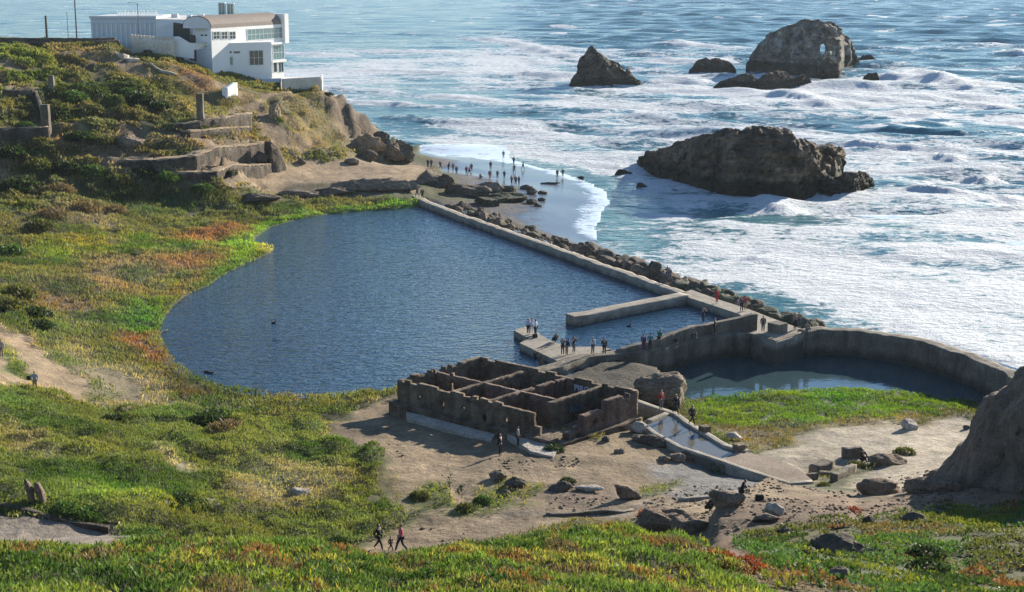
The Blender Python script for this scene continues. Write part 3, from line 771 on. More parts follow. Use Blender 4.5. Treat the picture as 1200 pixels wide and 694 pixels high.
# ------------------------------------------------------------------ sea
SN, SM = 520, 900
su = np.linspace(-0.8, 0.8, SN); svv = np.exp(np.linspace(math.log(100), math.log(2700), SM))
svv = np.concatenate([svv, [3200, 4000, 5200, 7000]])
SY, SU = np.meshgrid(svv, su, indexing='ij'); SX = SU * SY
Zs = np.zeros(SX.shape)
r2 = random.Random(3)
damp = sstep(0, 60, side_of(np.vstack([px_poly([(470,168),(530,182),(600,190),(660,203),(720,232),(700,262),(745,300),(830,342),(900,373),(980,390)], 0), SEAW[6:]]), SX, SY))
for k in range(46):
    L = 5 * (60 / 5) ** r2.random(); th = R(12) + r2.gauss(0, 0.42)
    kx, ky = 2 * math.pi / L * math.sin(th), 2 * math.pi / L * math.cos(th)
    A = 0.0062 * L ** 0.95; ph = r2.random() * 6.28
    fade = sstep(0.0, 1.0, L / (SY * 0.012 + 0.01) - 0.35)
    Zs += A * fade * np.sin(kx * SX + ky * SY + ph + 0.7 * noise2(SX / (L * 3), SY / (L * 3), k))
Zs *= 0.25 + 0.75 * damp
foamD = np.zeros(SX.shape)
# breakers: start pixel, end pixel, height, width, foam
BRK = [
 (540,45,600,50,1.6,7,.9),(585,52,670,66,2.2,8,1),(770,50,860,58,1.8,8,1),(1030,88,1170,106,3.2,9,1),(1060,84,1090,92,1.5,6,1),(1170,62,1215,66,3.0,9,1),(1090,48,1150,52,1.8,8,.5),
 (340,38,560,42,1.0,9,.7),(330,100,480,112,1.0,6,.5),(480,112,700,128,1.1,7,.7),(440,140,640,150,1.6,6,.25),(560,150,720,165,1.2,6,.7),(640,120,760,128,1.3,6,.9),
 (1010,148,1060,152,1.0,5,.8),(1020,152,1140,158,2.0,6,.12),(1140,158,1200,160,1.4,6,.3),(1040,132,1100,138,1.2,5,.7),(1080,183,1120,187,1.2,4,.8),(1130,208,1160,214,1.8,4,1),(1165,228,1200,236,1.2,4,.8),
 (880,232,910,250,1.4,3.5,.95),(880,300,920,308,1.1,2.6,.9),(800,285,830,292,.7,2.5,.8),(900,110,990,124,1.3,5,.9),(1040,376,1110,398,.9,2.2,1),(1110,398,1200,428,1.0,2.4,1),
 (700,200,760,212,.8,3,.9),(480,165,620,178,.6,3,1),(600,178,760,200,.6,3,1),(990,170,1080,176,.9,4,.6),(740,132,800,138,.9,4,.8),(1100,250,1200,256,.8,3.5,.6),(930,270,1010,276,.7,3,.6),(1040,300,1160,306,.7,3,.6),(940,330,1060,340,.6,3,.7),
 (345,118,520,126,.9,4,.9),(380,82,560,86,1.2,6,.95),(560,84,665,92,1.4,6,.95),(1000,200,1190,206,1.0,3.5,.8),(1030,290,1200,300,.7,2.6,.85),(960,350,1100,362,.6,2.2,.9),(820,262,905,270,.8,2.6,.9),(430,60,540,62,1.3,8,.9),(760,72,860,74,1.4,7,.9),(1020,125,1130,128,1.1,5,.9),(600,110,690,118,1.0,4,.8),(1060,225,1150,230,.9,3,.8),(740,250,800,258,.6,2.5,.9),
 (640,32,700,33,1.2,8,.8),(300,62,420,66,1.2,7,.9),(760,95,840,98,1.0,6,.8),(1000,120,1200,126,.9,6,.5),
]
for x0, y0, x1, y1, h, wd, fo in BRK:
    a = atz(x0, y0, 0)[:2]; b = atz(x1, y1, 0)[:2]; e = b - a; L = np.linalg.norm(e); e = e / L; nrm = np.array([-e[1], e[0]])
    if nrm[1] < 0: nrm = -nrm
    s = ((SX - a[0]) * e[0] + (SY - a[1]) * e[1]) / L
    q = (SX - a[0]) * nrm[0] + (SY - a[1]) * nrm[1] + wd * .9 * fbm2(SX / (wd * 4), SY / (wd * 4), 3, int(x0)) 
    env = sstep(-.12, .2, s) * sstep(1.12, .8, s) * (0.75 + .5 * noise2(SX / (wd * 1.6), SY / (wd * 2), int(y0) + 7))
    prof = np.where(q < 0, np.exp(-(q / (wd * .45)) ** 2), np.exp(-(q / (wd * 1.5)) ** 2))
    rgh = 1 + .55 * fbm2(SX / (wd * .45), SY / (wd * .4), 3, int(y0) + 50)
    Zs += .8 * h * env * prof * rgh
    foamD += fo * env * np.where(q < 0, np.exp(-(q / (wd * .85)) ** 2), np.exp(-(q / (wd * 1.3)) ** 2)) * 1.1
# how much of the surface the surf has turned to foam
surf = sstep(1020, 560, SY) * 0.37 + 0.10 * sstep(380, 240, SY)
surf += 0.38 * fbm2(SX / 90, SY / 55, 4, 301) + 0.34 * fbm2(SX / 26, SY / 10, 4, 311) + .18 * fbm2(SX / 9, SY / 5, 3, 315) + .30 * sstep(420, 220, SY) * fbm2(SX / 16, SY / 11, 4, 317)
shore_d = damp
surf += 0.16 * sstep(.9, .2, damp)
def patch(px, py, rx, ry, amt):
    global surf
    c = atz(px, py, 0); surf = surf + amt * np.exp(-((SX - c[0]) / rx) ** 2 - ((SY - c[1]) / ry) ** 2)
for p in [(520,133,34,26,-.5),(640,112,40,40,-.35),(620,152,24,16,-.35),(1060,152,24,12,-.55),(880,270,16,10,-.35),(500,38,90,60,-.1),(350,88,40,50,.2),(480,75,50,60,.35),(800,120,40,40,.15),(1080,115,60,40,.3),(900,180,50,30,.12),
          (900,30,160,180,-.3),(1080,72,70,40,-.35),(720,225,14,12,.2),(1000,330,40,20,.15),(960,240,40,14,.05),(700,80,60,60,-.05),(1000,160,60,14,.1),(700,95,24,12,-.3),(880,232,34,7,.35),(800,215,14,8,.3),(705,103,20,8,.3),(920,92,40,12,.35),(850,105,36,8,.35),(970,100,20,10,.4)]: patch(*p)
caps = sstep(0.50, 0.72, fbm2(SX / 26 + 3, SY / 16, 3, 401) + 0.22 * noise2(SX / 7, SY / 6, 405)) * 0.85
foam = np.clip(surf + .03 - .03 * sstep(420, 260, SY) + .07 * sstep(150, 0, SX) * sstep(880, 700, SY) * sstep(280, 330, SY) - .30 * sstep(.10, 0, damp) + foamD, 0, 1.4); foam = np.maximum(foam, caps)
beachz = samp(H, SX, np.clip(SY, 14, 429))
inside = (SX / SY > U0) & (SX / SY < U1) & (SY < 429)
thin = inside & (beachz > -0.4)
landp = inside & (side_of(SEAW, SX, SY) < -0.3) & (SY < 245)
Zs = np.where(inside & (beachz > -1.2), Zs * sstep(0.2, -1.2, beachz) + 0.02, Zs)
Zs = np.where(landp, -4.0, Zs)
sidx = np.arange(SX.size).reshape(SX.shape)
sq = np.stack([sidx[:-1, :-1], sidx[:-1, 1:], sidx[1:, 1:], sidx[1:, :-1]], -1).reshape(-1, 4)
def sea_material():
    m, t, b = new_mat('sea_water')
    fa = N(t, 'ShaderNodeAttribute'); fa.attribute_name = 'foam'
    n = math_(t, 'ADD', math_(t, 'MULTIPLY', tex(t, 0.42, 6, 0.68, stretch=(.7, 1, 1), dist=0.6), 0.6), math_(t, 'MULTIPLY', tex(t, 0.12, 6, 0.62, stretch=(.55, 1, 1), dist=1.0), 0.4))
    n = math_(t, 'ADD', math_(t, 'ADD', math_(t, 'MULTIPLY', math_(t, 'SUBTRACT', n, 0.5), 1.6), 0.5), math_(t, 'MULTIPLY', math_(t, 'SUBTRACT', tex(t, 1.3, 4, 0.7, stretch=(.7, 1, 1)), 0.5), 0.55))
    x = math_(t, 'SUBTRACT', math_(t, 'ADD', n, math_(t, 'MULTIPLY', fa.outputs['Fac'], 0.55)), 0.71)
    cov = math_(t, 'MULTIPLY', x, 7.5, True)
    deep = tex(t, 0.006, 4)
    base = ramp(t, deep, [(0.3, (0.030, 0.125, 0.150)), (0.7, (0.055, 0.175, 0.185))])
    turb = mixc(t, math_(t, 'MULTIPLY', fa.outputs['Fac'], 0.75, True), base, (0.10, 0.22, 0.23))
    b.inputs['Specular IOR Level'].default_value = 0.25
    t.links.new(turb, b.inputs['Base Color'])
    b.inputs['Roughness'].default_value = 0.16; b.inputs['IOR'].default_value = 1.33
    bump(t, b, math_(t, 'ADD', tex(t, 0.5, 4, 0.6, stretch=(.6, 1, 1)), math_(t, 'MULTIPLY', tex(t, 0.13, 3, 0.6, stretch=(.5, 1, 1)), 2.0)), 0.9, 0.8)
    fb = N(t, 'ShaderNodeBsdfPrincipled')
    t.links.new(mixc(t, 0.5, (0.68, 0.70, 0.715), ramp(t, tex(t, 0.55, 6, 0.75, stretch=(.6, 1, 1), dist=.8), [(0.35, (0.42, 0.55, 0.62)), (0.55, (0.95, 0.98, 1.0))]), 'MULTIPLY'), fb.inputs['Base Color']); fb.inputs['Roughness'].default_value = 0.75
    bn = N(t, 'ShaderNodeBump'); bn.inputs['Strength'].default_value = 1.0; bn.inputs['Distance'].default_value = 1.6
    t.links.new(tex(t, 0.6, 6, 0.7, stretch=(.7, 1, 1)), bn.inputs['Height']); t.links.new(bn.outputs[0], fb.inputs['Normal'])
    mx = N(t, 'ShaderNodeMixShader')
    t.links.new(cov, mx.inputs[0]); t.links.new(b.outputs[0], mx.inputs[1]); t.links.new(fb.outputs[0], mx.inputs[2])
    t.links.new(mx.outputs[0], t.nodes['Material Output'].inputs[0])
    return m
M['sea'] = sea_material()
sea = mesh_np('sea_water', np.stack([SX, SY, Zs], -1).reshape(-1, 3), sq, M['sea'], smooth=True, extra={'foam': foam.ravel()})
tag(sea, kind='structure')
# ================================================================== masonry helpers
def sub_path(P, step):
    P = [np.array(p, float) for p in P]; out = [P[0]]
    for a, b in zip(P[:-1], P[1:]):
        n = max(1, int(np.linalg.norm(b - a) / step))
        out += [a + (b - a) * (i / n) for i in range(1, n + 1)]
    return np.array(out)

def strip_wall(name, path, z0, z1, thick, mat, off=0.0, rough=0.06, step=0.5, parent=None, seed=0, topj=0.0):
    """wall or kerb of rectangular section along a ground line; off = 0 line is the centre, 1 line is the left face, -1 the right face"""
    P = sub_path([p[:2] for p in path], step); n = len(P)
    T = np.gradient(P, axis=0); T /= np.linalg.norm(T, axis=1)[:, None] + 1e-9
    Nn = np.stack([-T[:, 1], T[:, 0]], 1)
    z1 = np.full(n, float(z1)) if np.isscalar(z1) else np.interp(np.linspace(0, 1, n), np.linspace(0, 1, len(z1)), z1)
    z0 = np.full(n, float(z0)) if np.isscalar(z0) else np.interp(np.linspace(0, 1, n), np.linspace(0, 1, len(z0)), z0)
    if topj: z1 = z1 + topj * fbm2(P[:, 0] * .9, P[:, 1] * .9, 3, seed + 9)
    L = P + Nn * thick * (0.5 - 0.5 * off); Rr = P - Nn * thick * (0.5 + 0.5 * off)
    hz = np.linspace(0, 1, 7)
    rows = []
    for h in hz: rows.append(np.column_stack([Rr, z0 + (z1 - z0) * h]))
    for k in (0.25, 0.5, 0.75): rows.append(np.column_stack([Rr + (L - Rr) * k, z1]))
    for h in hz[::-1]: rows.append(np.column_stack([L, z0 + (z1 - z0) * h]))
    V = np.stack(rows, 1); m = V.shape[1]
    V = V.reshape(-1, 3)
    dv = np.stack([fbm3(V * 1.1 + 11 * k + seed, 3, seed + k) for k in range(3)], 1)
    V = V + dv * rough
    Fs = []
    for i in range(n - 1):
        for k in range(m - 1):
            a = i * m + k; Fs.append((a, a + m, a + m + 1, a + 1))
    o = mesh_np(name, V, Fs, mat, parent)
    bm = bmesh.new(); bm.from_mesh(o.data); bm.verts.ensure_lookup_table()
    bm.faces.new([bm.verts[k] for k in range(m)]); bm.faces.new([bm.verts[(n - 1) * m + k] for k in range(m)][::-1])
    bmesh.ops.recalc_face_normals(bm, faces=bm.faces); bm.to_mesh(o.data); bm.free()
    return o

def grid_wall(name, p0, p1, z0, top, thick, mat, holes=(), parent=None, cell=0.3, jit=0.05, seed=0):
    """ragged masonry wall with openings; top is a function of 0..1 giving height above z0, holes are (s0, s1, h0, h1)"""
    p0 = np.array(p0[:2], float); p1 = np.array(p1[:2], float); e = p1 - p0; L = np.linalg.norm(e); e /= L; nn = np.array([-e[1], e[0]])
    ns = max(2, int(L / cell)); S = np.linspace(0, L, ns + 1)
    hm = max(top(s) for s in np.linspace(0, 1, 60)) + .3; nh = int(hm / cell)
    sol = np.zeros((ns + 2, nh + 2), bool)
    for i in range(ns):
        sc_ = (S[i] + S[i + 1]) / 2 / L
        for k in range(nh):
            h = (k + .5) * cell
            if h <= top(sc_) + .10 * (float(noise2(np.array([i * .21 + seed * 5.3]), np.array([seed * 1.7]), 3)[0]) + .5 * float(noise2(np.array([i * .9]), np.array([seed * 2.7]), 5)[0])) and not any(a <= sc_ <= b and c <= h <= d for a, b, c, d in holes): sol[i + 1, k + 1] = True
    vid = {}; V = []; Fs = []
    def vert(i, k, s):
        q = (i, k, s)
        if q not in vid:
            h = k * cell; p = p0 + e * S[i] + nn * thick * (s - .5)
            V.append((p[0], p[1], z0 + h)); vid[q] = len(V) - 1
        return vid[q]
    for i in range(ns):
        for k in range(nh):
            if not sol[i + 1, k + 1]: continue
            a = lambda di, dk, s: vert(i + di, k + dk, s)
            Fs.append((a(0, 0, 0), a(1, 0, 0), a(1, 1, 0), a(0, 1, 0))); Fs.append((a(0, 0, 1), a(0, 1, 1), a(1, 1, 1), a(1, 0, 1)))
            if not sol[i + 1, k + 2]: Fs.append((a(0, 1, 0), a(1, 1, 0), a(1, 1, 1), a(0, 1, 1)))
            if not sol[i + 1, k]: Fs.append((a(0, 0, 0), a(0, 0, 1), a(1, 0, 1), a(1, 0, 0)))
            if not sol[i, k + 1]: Fs.append((a(0, 0, 0), a(0, 1, 0), a(0, 1, 1), a(0, 0, 1)))
            if not sol[i + 2, k + 1]: Fs.append((a(1, 0, 0), a(1, 0, 1), a(1, 1, 1), a(1, 1, 0)))
    V = np.array(V)
    V = V + np.stack([fbm3(V * 2.3 + 7 * q + seed, 2, seed + q + 40) for q in range(3)], 1) * jit * 1.3
    return mesh_np(name, V, Fs, mat, parent)

M['white'] = plain('white_render', (.74, .73, .70), .7, 0, .05, .6)
# ------------------------------------------------------------------ rocks
_ico = {}
def ico(n):
    if n not in _ico:
        bm = bmesh.new(); bmesh.ops.create_icosphere(bm, subdivisions=n, radius=1.0)
        bm.verts.ensure_lookup_table()
        _ico[n] = (np.array([v.co[:] for v in bm.verts]), np.array([[v.index for v in f.verts] for f in bm.faces])); bm.free()
    return _ico[n]
def rock_mesh(seed, size, sub=3, cuts=9, rough=.22, detail=2.2):
    V, Fs = ico(sub); V = V.copy(); r = np.random.default_rng(seed)
    for _ in range(cuts):
        n = r.normal(size=3); n /= np.linalg.norm(n); c = r.uniform(.55, .85)
        d = V @ n - c; V -= np.outer(np.maximum(d, 0), n)
    V *= (1 + rough * fbm3(V * detail + seed * 3.7, 5, seed, .6) - .10 * np.abs(fbm3(V * 3.1 + seed, 3, seed + 5)))[:, None]
    return V * np.array(size), Fs
def rock(name, px, py, size, seed, mat, label, cat='rock', group=None, sub=None, rz=0.0, sink=.25, z=None, rough=.30, tilt=0.0, shape=None, cuts=9, detail=2.2):
    p = hit(px, py) if z is None else atz(px, py, z)
    if sub is None: sub = 5 if size[0] > 2 else 4
    V, Fs = rock_mesh(seed, size, sub, cuts, rough, detail)
    if shape is not None: V = shape(V)
    if tilt: V = V @ np.array(Matrix.Rotation(tilt, 3, 'Y')).T
    o = mesh_np(name, V, Fs, M[mat]); o.rotation_euler = (0, 0, rz)
    lo = V[:, 2].min(); o.location = (p[0], p[1] , p[2] - lo * (1 - 2 * sink) if sink else p[2] - lo)
    tag(o, label, cat, group); return o

def sea_rock(name, sil, base, ox, oy, k, thick, mat, label, seed, amp=1.25, n=150, hole=None, skew=0.0):
    """rock standing in the sea: sil is its outline, base its water line, thick the ratio of depth to height"""
    S = np.array([(ox + x / k, oy + y / k) for x, y in sil]); Bs = np.array([(ox + x / k, oy + y / k) for x, y in base])
    xs = np.linspace(S[0, 0], S[-1, 0], n)
    # outline may step back in x: make it single valued
    xo = np.maximum.accumulate(S[:, 0] + np.arange(len(S)) * 1e-4)
    top = np.interp(xs, xo, S[:, 1]); bas = np.interp(xs, Bs[:, 0], Bs[:, 1])
    P0 = np.array([atz(x, b, 0) for x, b in zip(xs, bas)])
    hz = np.array([aty(x, t_, y)[2] for x, t_, y in zip(xs, top, P0[:, 1])])
    hz = np.maximum(hz, .3); hmax = hz.max(); m = 84
    th = np.linspace(0, math.pi, m); rows = []
    for i in range(n):
        e = math.sqrt(max(1e-3, min(i, n - 1 - i) / (n * .12))) if min(i, n - 1 - i) < n * .12 else 1
        T = thick * (hz[i] * .6 + hmax * .4) * min(1, e) + .2
        yy = P0[i, 1] + T * (1 - np.cos(th)) * .5 * 2 * .5
        zz = -1.2 + (hz[i] + 1.2) * np.sin(th) ** .62
        # keep the outline height where the sight line passes over the crest
        xx = P0[i, 0] * (yy / P0[i, 1])
        crest = yy[m // 2] - P0[i, 1]
        zz = np.where(zz > 0, zz - zz / max(hz[i], .3) * crest * (CAMZ - hz[i]) / P0[i, 1], zz)
        rows.append(np.column_stack([xx, yy, zz]))
    V = np.array(rows).reshape(-1, 3)
    sc_ = hmax
    dv = np.stack([fbm3(V / sc_ * 3.2 + 9 * q + seed, 5, seed + q, .6) for q in range(3)], 1) * sc_ * .10 * amp
    st = (1 - 2 * np.abs(noise3(V / sc_ * np.array([2.5, 2.5, 5]) + seed, seed + 9)))
    W_ = V / sc_; q_ = np.column_stack([W_[:, 0] * 1.2 + W_[:, 2] * .9, W_[:, 1] * 1.2, W_[:, 2] * 2.6 - W_[:, 0] * .9])
    cr = 1 - 2 * np.abs(fbm3(q_ * 2.2 + seed, 4, seed + 31, .6)); cr2 = 1 - 2 * np.abs(fbm3(W_ * 6 + seed, 3, seed + 37, .6))
    V = V + dv; V[:, 1] += (st * .06 - cr * .13 - cr2 * .05) * sc_ * amp; V[:, 2] += (cr2 * .028) * sc_ * amp * (V[:, 2] > .3)
    Fs = []
    for i in range(n - 1):
        for q in range(m - 1):
            a = i * m + q; Fs.append((a, a + m, a + m + 1, a + 1))
    o = mesh_np(name, V, Fs, M[mat], smooth=False)
    bm = bmesh.new(); bm.from_mesh(o.data); bmesh.ops.holes_fill(bm, edges=bm.edges[:]); bmesh.ops.recalc_face_normals(bm, faces=bm.faces); bm.to_mesh(o.data); bm.free()
    if hole is not None:
        hx, hy, rx, ry, d0, d1 = hole
        a0 = [aty(hx + rx * math.cos(q), hy + ry * math.sin(q), d0) for q in np.linspace(0, 2 * math.pi, 11)[:-1]]
        a1 = [aty(hx + rx * math.cos(q), hy + ry * math.sin(q), d1) for q in np.linspace(0, 2 * math.pi, 11)[:-1]]
        cb = MB(); cb.add(a0 + a1, [tuple(range(10)), tuple(range(10, 20))[::-1]] + [(i, i + 10, (i + 1) % 10 + 10, (i + 1) % 10) for i in range(10)])
        co = cb.build('cutter'); bm = bmesh.new(); bm.from_mesh(co.data); bmesh.ops.recalc_face_normals(bm, faces=bm.faces); bm.to_mesh(co.data); bm.free()
        md = o.modifiers.new('b', 'BOOLEAN'); md.operation = 'DIFFERENCE'; md.object = co; md.solver = 'EXACT'
        me = bpy.data.meshes.new_from_object(o.evaluated_get(bpy.context.evaluated_depsgraph_get()))
        o.modifiers.clear(); o.data = me; bpy.data.objects.remove(co)
    tag(o, label, 'sea rock'); return o

sea_rock('sea_rock', [(805,296),(815,270),(825,255),(840,210),(860,180),(877,163),(895,185),(910,200),(930,208),(945,216),(965,220),(985,243),(998,262),(1005,238),(1015,250),(1025,270),(1040,278),(1052,297)], [(800,303),(1056,301)], 400, 0, 3, 1.0, 'rock_sea', 'pointed dark sea rock like a pyramid standing alone in the surf', 3)
sea_rock('sea_rock', [(20,252),(50,215),(80,203),(97,212),(115,206),(150,214),(170,224),(188,252)], [(20,255),(190,256)], 800, 0, 3, 1.3, 'rock_sea', 'small low dark sea rock just left of the big arched rock', 5)
sea_rock('sea_rock', [(225,246),(240,200),(260,160),(290,133),(330,105),(370,88),(400,79),(440,74),(465,68),(500,83),(525,93),(550,113),(570,138),(590,163),(608,200),(618,222)], [(225,250),(400,264),(480,270),(545,266),(560,235),(620,224)], 800, 0, 3, .75, 'rock_guano', 'big domed sea rock with a natural arch hole and pale guano', 8, 1.0, 170, (964, 57.5, 3.1, 6.5, 490, 760))
sea_rock('sea_rock', [(470,262),(490,228),(515,210),(535,222),(550,268)], [(470,271),(552,271)], 800, 0, 3, .8, 'rock_sea', 'rough dark foot of rock leaning against the arched sea rock', 9)
sea_rock('sea_rock', [(614,215),(630,196),(648,194),(662,194),(680,213)], [(614,218),(682,217)], 800, 0, 3, 1.2, 'rock_sea', 'small dark sea rock just right of the big arched rock', 11)
sea_rock('sea_rock', [(634,272),(652,257),(668,258),(680,254),(690,272)], [(634,275),(690,275)], 800, 0, 3, 1.2, 'rock_sea', 'tiny dark rock awash in white foam right of the arch', 12)
sea_rock('sea_rock', [(106,306),(120,296),(140,285),(180,273),(205,262),(220,258),(240,263),(262,281),(275,272),(290,260),(330,250),(360,254),(390,278),(400,270),(415,260),(440,270),(454,292)], [(106,312),(280,313),(454,298)], 800, 0, 3, 1.2, 'rock_sea', 'long low jagged reef of dark rock in front of the arched rock', 13, 1.2)
sea_rock('sea_rock', [(308,512),(340,485),(400,465),(480,440),(550,415),(620,404),(640,414),(670,402),(720,399),(760,409),(808,415),(812,440),(850,448),(900,460),(950,459),(985,468),(988,500),(990,540),(992,556)], [(308,518),(400,572),(500,604),(600,622),(700,628),(850,632),(960,600),(994,560)], 640, 10, 2.857, 1.1, 'rock_big', 'huge flat topped brown sea rock nearest to the beach', 21, 1.15, 220)
sea_rock('sea_rock', [(905,580),(930,560),(960,566),(1000,549),(1040,546),(1070,554),(1085,566),(1098,585)], [(905,622),(950,628),(1030,622),(1100,597)], 640, 10, 2.857, 1.0, 'rock_sea', 'low rounded rock at the right end of the huge flat sea rock', 23, 1.2)
for i, (a, b, s) in enumerate([(731,205,1.2),(751,220,.9),(680,209,.5)]):
    rock('sea_boulder', a, b, (1.6 * s, 1.0 * s, .7 * s), 300 + i, 'rock_sea', ['wet dark stone awash beside the left tip of the huge sea rock', 'larger of two dark stones in shallow surf below the huge sea rock', 'tiny dark stone lying on the wet sand near the surf'][i], 'stone', z=0.1, sub=2)

# ------------------------------------------------------------------ pool walls, walkways and piers
def pz(lst, z): return [atz(a, b, z) for a, b in lst]
o = strip_wall('sea_wall', pz([(486,229),(500,236.5),(540,251.5),(600,272.5),(650,290),(700,308),(750,325.5),(800,343)], 2.9), -0.3, 2.9, 1.25, M['walk'], 0, .10, .6, seed=2, topj=.10)
tag(o, 'long straight concrete sea wall with a footpath on top, edging the lagoon', 'sea wall')
P_ = pz([(796,345),(810,339.5),(842,351),(878,362.5),(905,373),(938,385),(962,388),(948,389.5),(910,401.5),(879,391),(886,380),(866,368)], 2.87)
mb = MB(); mb.prism(P_, -.4, 2.87); o = mb.build('walkway', M['walk']); tag(o, 'wide concrete walkway joining the sea wall to the round basin wall', 'walkway')
o = strip_wall('dividing_wall', pz([(675,369.5),(720,360),(760,352.5),(803,344.2)], 3.0), 0.3, 3.0, 1.75, M['walk'], 0, .07, .5, seed=5)
tag(o, 'low straight concrete wall jutting into the lagoon from the sea wall', 'pool wall')
mb = MB(); mb.box(-.9, .9, -.9, .9, .3, 3.08, Matrix.Translation((atz(676.5, 369, 3.0)[0], atz(676.5, 369, 3.0)[1], 0)) @ Matrix.Rotation(.5, 4, 'Z'))
mb.build('end_block', M['walk'], o)
# pier
pier = empty('stepped_pier', atz(650, 404, 1.0)); tag(pier, 'stepped concrete pier platform in the lagoon with people standing on it', 'pier')
def slab(name, pl, z, z0, par, mat='walk'):
    P = pz(pl, z); c = par.location
    m_ = MB(); m_.prism([(p[0] - c.x, p[1] - c.y) for p in P], z0 - c.z, z - c.z); return m_.build(name, M[mat], par)
slab('landing', [(602,387),(617,382.7),(633,391),(616.5,395.2)], 2.72, 1.0, pier)
slab('landing', [(609,402),(630,390.8),(648,400.5),(625,409.5)], 2.78, 1.0, pier)
slab('landing', [(625,409.7),(648,400.7),(668,406.5),(706,406),(716,409),(693,415),(677,417.5),(653,423)], 2.60, 1.0, pier)
slab('lip', [(650,421.5),(666,416.6),(668,418),(653,423)], 2.75, 2.4, pier)
slab('lip', [(625,410),(648,401),(650,402.4),(628,411)], 2.71, 2.4, pier)
mbp = MB(); q = atz(634, 431, 2.4); mbp.tube([(q[0], q[1], 1.5), (q[0], q[1], 3.2), (q[0] + .15, q[1], 3.7)], [.22, .2, .1], 7)
o = mbp.build('mooring_post', M['concrete']); tag(o, 'short pale weathered post beside the pier at the ruin wall', 'post')
# round basin wall with its path
LW = pz([(634,436),(648,432),(662,428.5),(690,419),(720,415.5),(752,413),(780,408),(800,401),(832,393.5),(864,391),(881,391)], 2.9)
o = strip_wall('basin_wall', LW, -.6, 2.9, 1.5, M['concrete'], -1, .05, .5, seed=11, topj=.05); bw = o
tag(o, 'curved concrete retaining wall carrying the path between lagoon and basin', 'basin wall')
NW = pz([(879,391),(909.7,400.7),(930,394),(948,389.5)], 2.9)
o = strip_wall('notch_wall', NW, -.6, 2.92, .8, M['concrete'], -1, .04, .5, seed=12); tag(o, 'wedge shaped notch in the basin wall pointing at the viewer', 'basin wall')
mb = MB(); q = atz(911, 389, 2.87); mb.box(-.75, .75, -.75, .75, 2.5, 3.85, Matrix.Translation((q[0], q[1], 0)) @ Matrix.Rotation(.7, 4, 'Z'))
o = mb.build('concrete_block', M['concrete']); bv = o.modifiers.new('b', 'BEVEL'); bv.width = .06; tag(o, 'square concrete block standing on the walkway beside the notch', 'block')
CW = pz([(946,389.5),(959.5,387.5),(980,387.5),(1005,389.5),(1030,392.5),(1055,397),(1080,402.5),(1105,410),(1130,419),(1152,428),(1172,438),(1190,450),(1204,464)], 3.0)
o = strip_wall('basin_wall', CW, -.8, [3.0, 3.0, 3.1, 3.1, 3.2, 3.2], 1.5, M['concrete'], -1, .07, .4, seed=13, topj=.16)
tag(o, 'long curved concrete wall holding the round basin against the surf', 'basin wall')
UWb = [(722,411),(740,409),(760,407),(780,402.5),(800,396),(815,392),(832,388.5),(850,387),(866,385.5),(885,385)]
UWt = [409, 403, 398, 390.5, 384, 380.3, 378, 375, 371, 365.5]
UW = pz(UWb, 2.9); UWz = [float(aty(b[0], t_, p[1])[2]) for b, t_, p in zip(UWb, UWt, UW)]
o = strip_wall('parapet_wall', UW, 1.2, UWz, .75, M['concrete'], 1, .10, .5, seed=15, topj=.08)
tag(o, 'taller ragged concrete wall between the lagoon and the basin path', 'wall')

# ------------------------------------------------------------------ roofless ruin
ZT, ZG = 6.5, 4.15
Lc, Bc, Rc = atz(468, 445, ZT), atz(563, 419.5, ZT), atz(745, 459, ZT)
Fc = Lc + Rc - Bc
ruin = empty('ruined_building', (Lc + Rc) / 2 * np.array([1, 1, 0]) + np.array([0, 0, ZG])); tag(ruin, 'roofless ruined masonry building divided into open rooms beside the lagoon', 'ruin')
ro = np.array(ruin.location)
def rp(a, b):  # a along L->F, b along L->B
    p = Lc + (Fc - Lc) * a + (Bc - Lc) * b - ro; return p
H0_ = ZT - ZG + 0.15
wob = lambda s, k: .02 * math.sin(s * 5 + k)
zb = -.15
fh = lambda s: (H0_ + wob(s, 1)) if s < .86 else (1.35 if s < .90 else .75)
grid_wall('wall', rp(0, 0), rp(1, 0), zb, fh, .5, M['ruin'], [(.13,.155,1.3,1.6),(.29,.32,1.25,1.65),(.43,.45,1.4,1.65),(.56,.59,.9,1.4),(.70,.72,1.3,1.6)], ruin, .2, .05, 1)
rh = lambda s: (.55 if s < .10 else .95 if s < .2 else 1.25 if s < .3 else 1.9 + .1 * wob(s, 3) if s < .58 else H0_ + wob(s, 5))
grid_wall('wall', rp(1, 0), rp(1, 1), zb, rh, .5, M['ruin_red'], [(.42,.48,1.1,1.45),(.2,.24,.2,.5)], ruin, .2, .05, 2)
grid_wall('wall', rp(0, 1), rp(1, 1), zb - 1.8, lambda s: H0_ + 1.8 + wob(s, 7), .5, M['ruin'], [(.30,.33,3.1,3.5),(.90,.93,3.2,3.6)], ruin, .2, .05, 3)
grid_wall('wall', rp(0, 0), rp(0, 1), zb, lambda s: H0_ + wob(s, 9) - (.25 if .42 < s < .5 else 0), .5, M['ruin'], [], ruin, .2, .05, 4)
grid_wall('partition', rp(.02, .42), rp(.80, .42), zb, lambda s: H0_ - .1 + wob(s, 2), .4, M['ruin_red'], [(.12,.2,0,1.8)], ruin, .2, .05, 5)
for a, b0, b1, sd_ in ((.33, .02, .98, 6), (.57, .02, .98, 7), (.80, .30, .98, 8)):
    grid_wall('partition', rp(a, b0), rp(a, b1), zb, lambda s, q=sd_: H0_ - .1 + wob(s, q), .4, M['ruin_red' if sd_ % 2 else 'ruin'], [(.66,.76,0,1.7)], ruin, .2, .05, sd_)
mb = MB(); dL = (Fc - Lc) / np.linalg.norm(Fc - Lc); dB = (Bc - Lc) / np.linalg.norm(Bc - Lc)
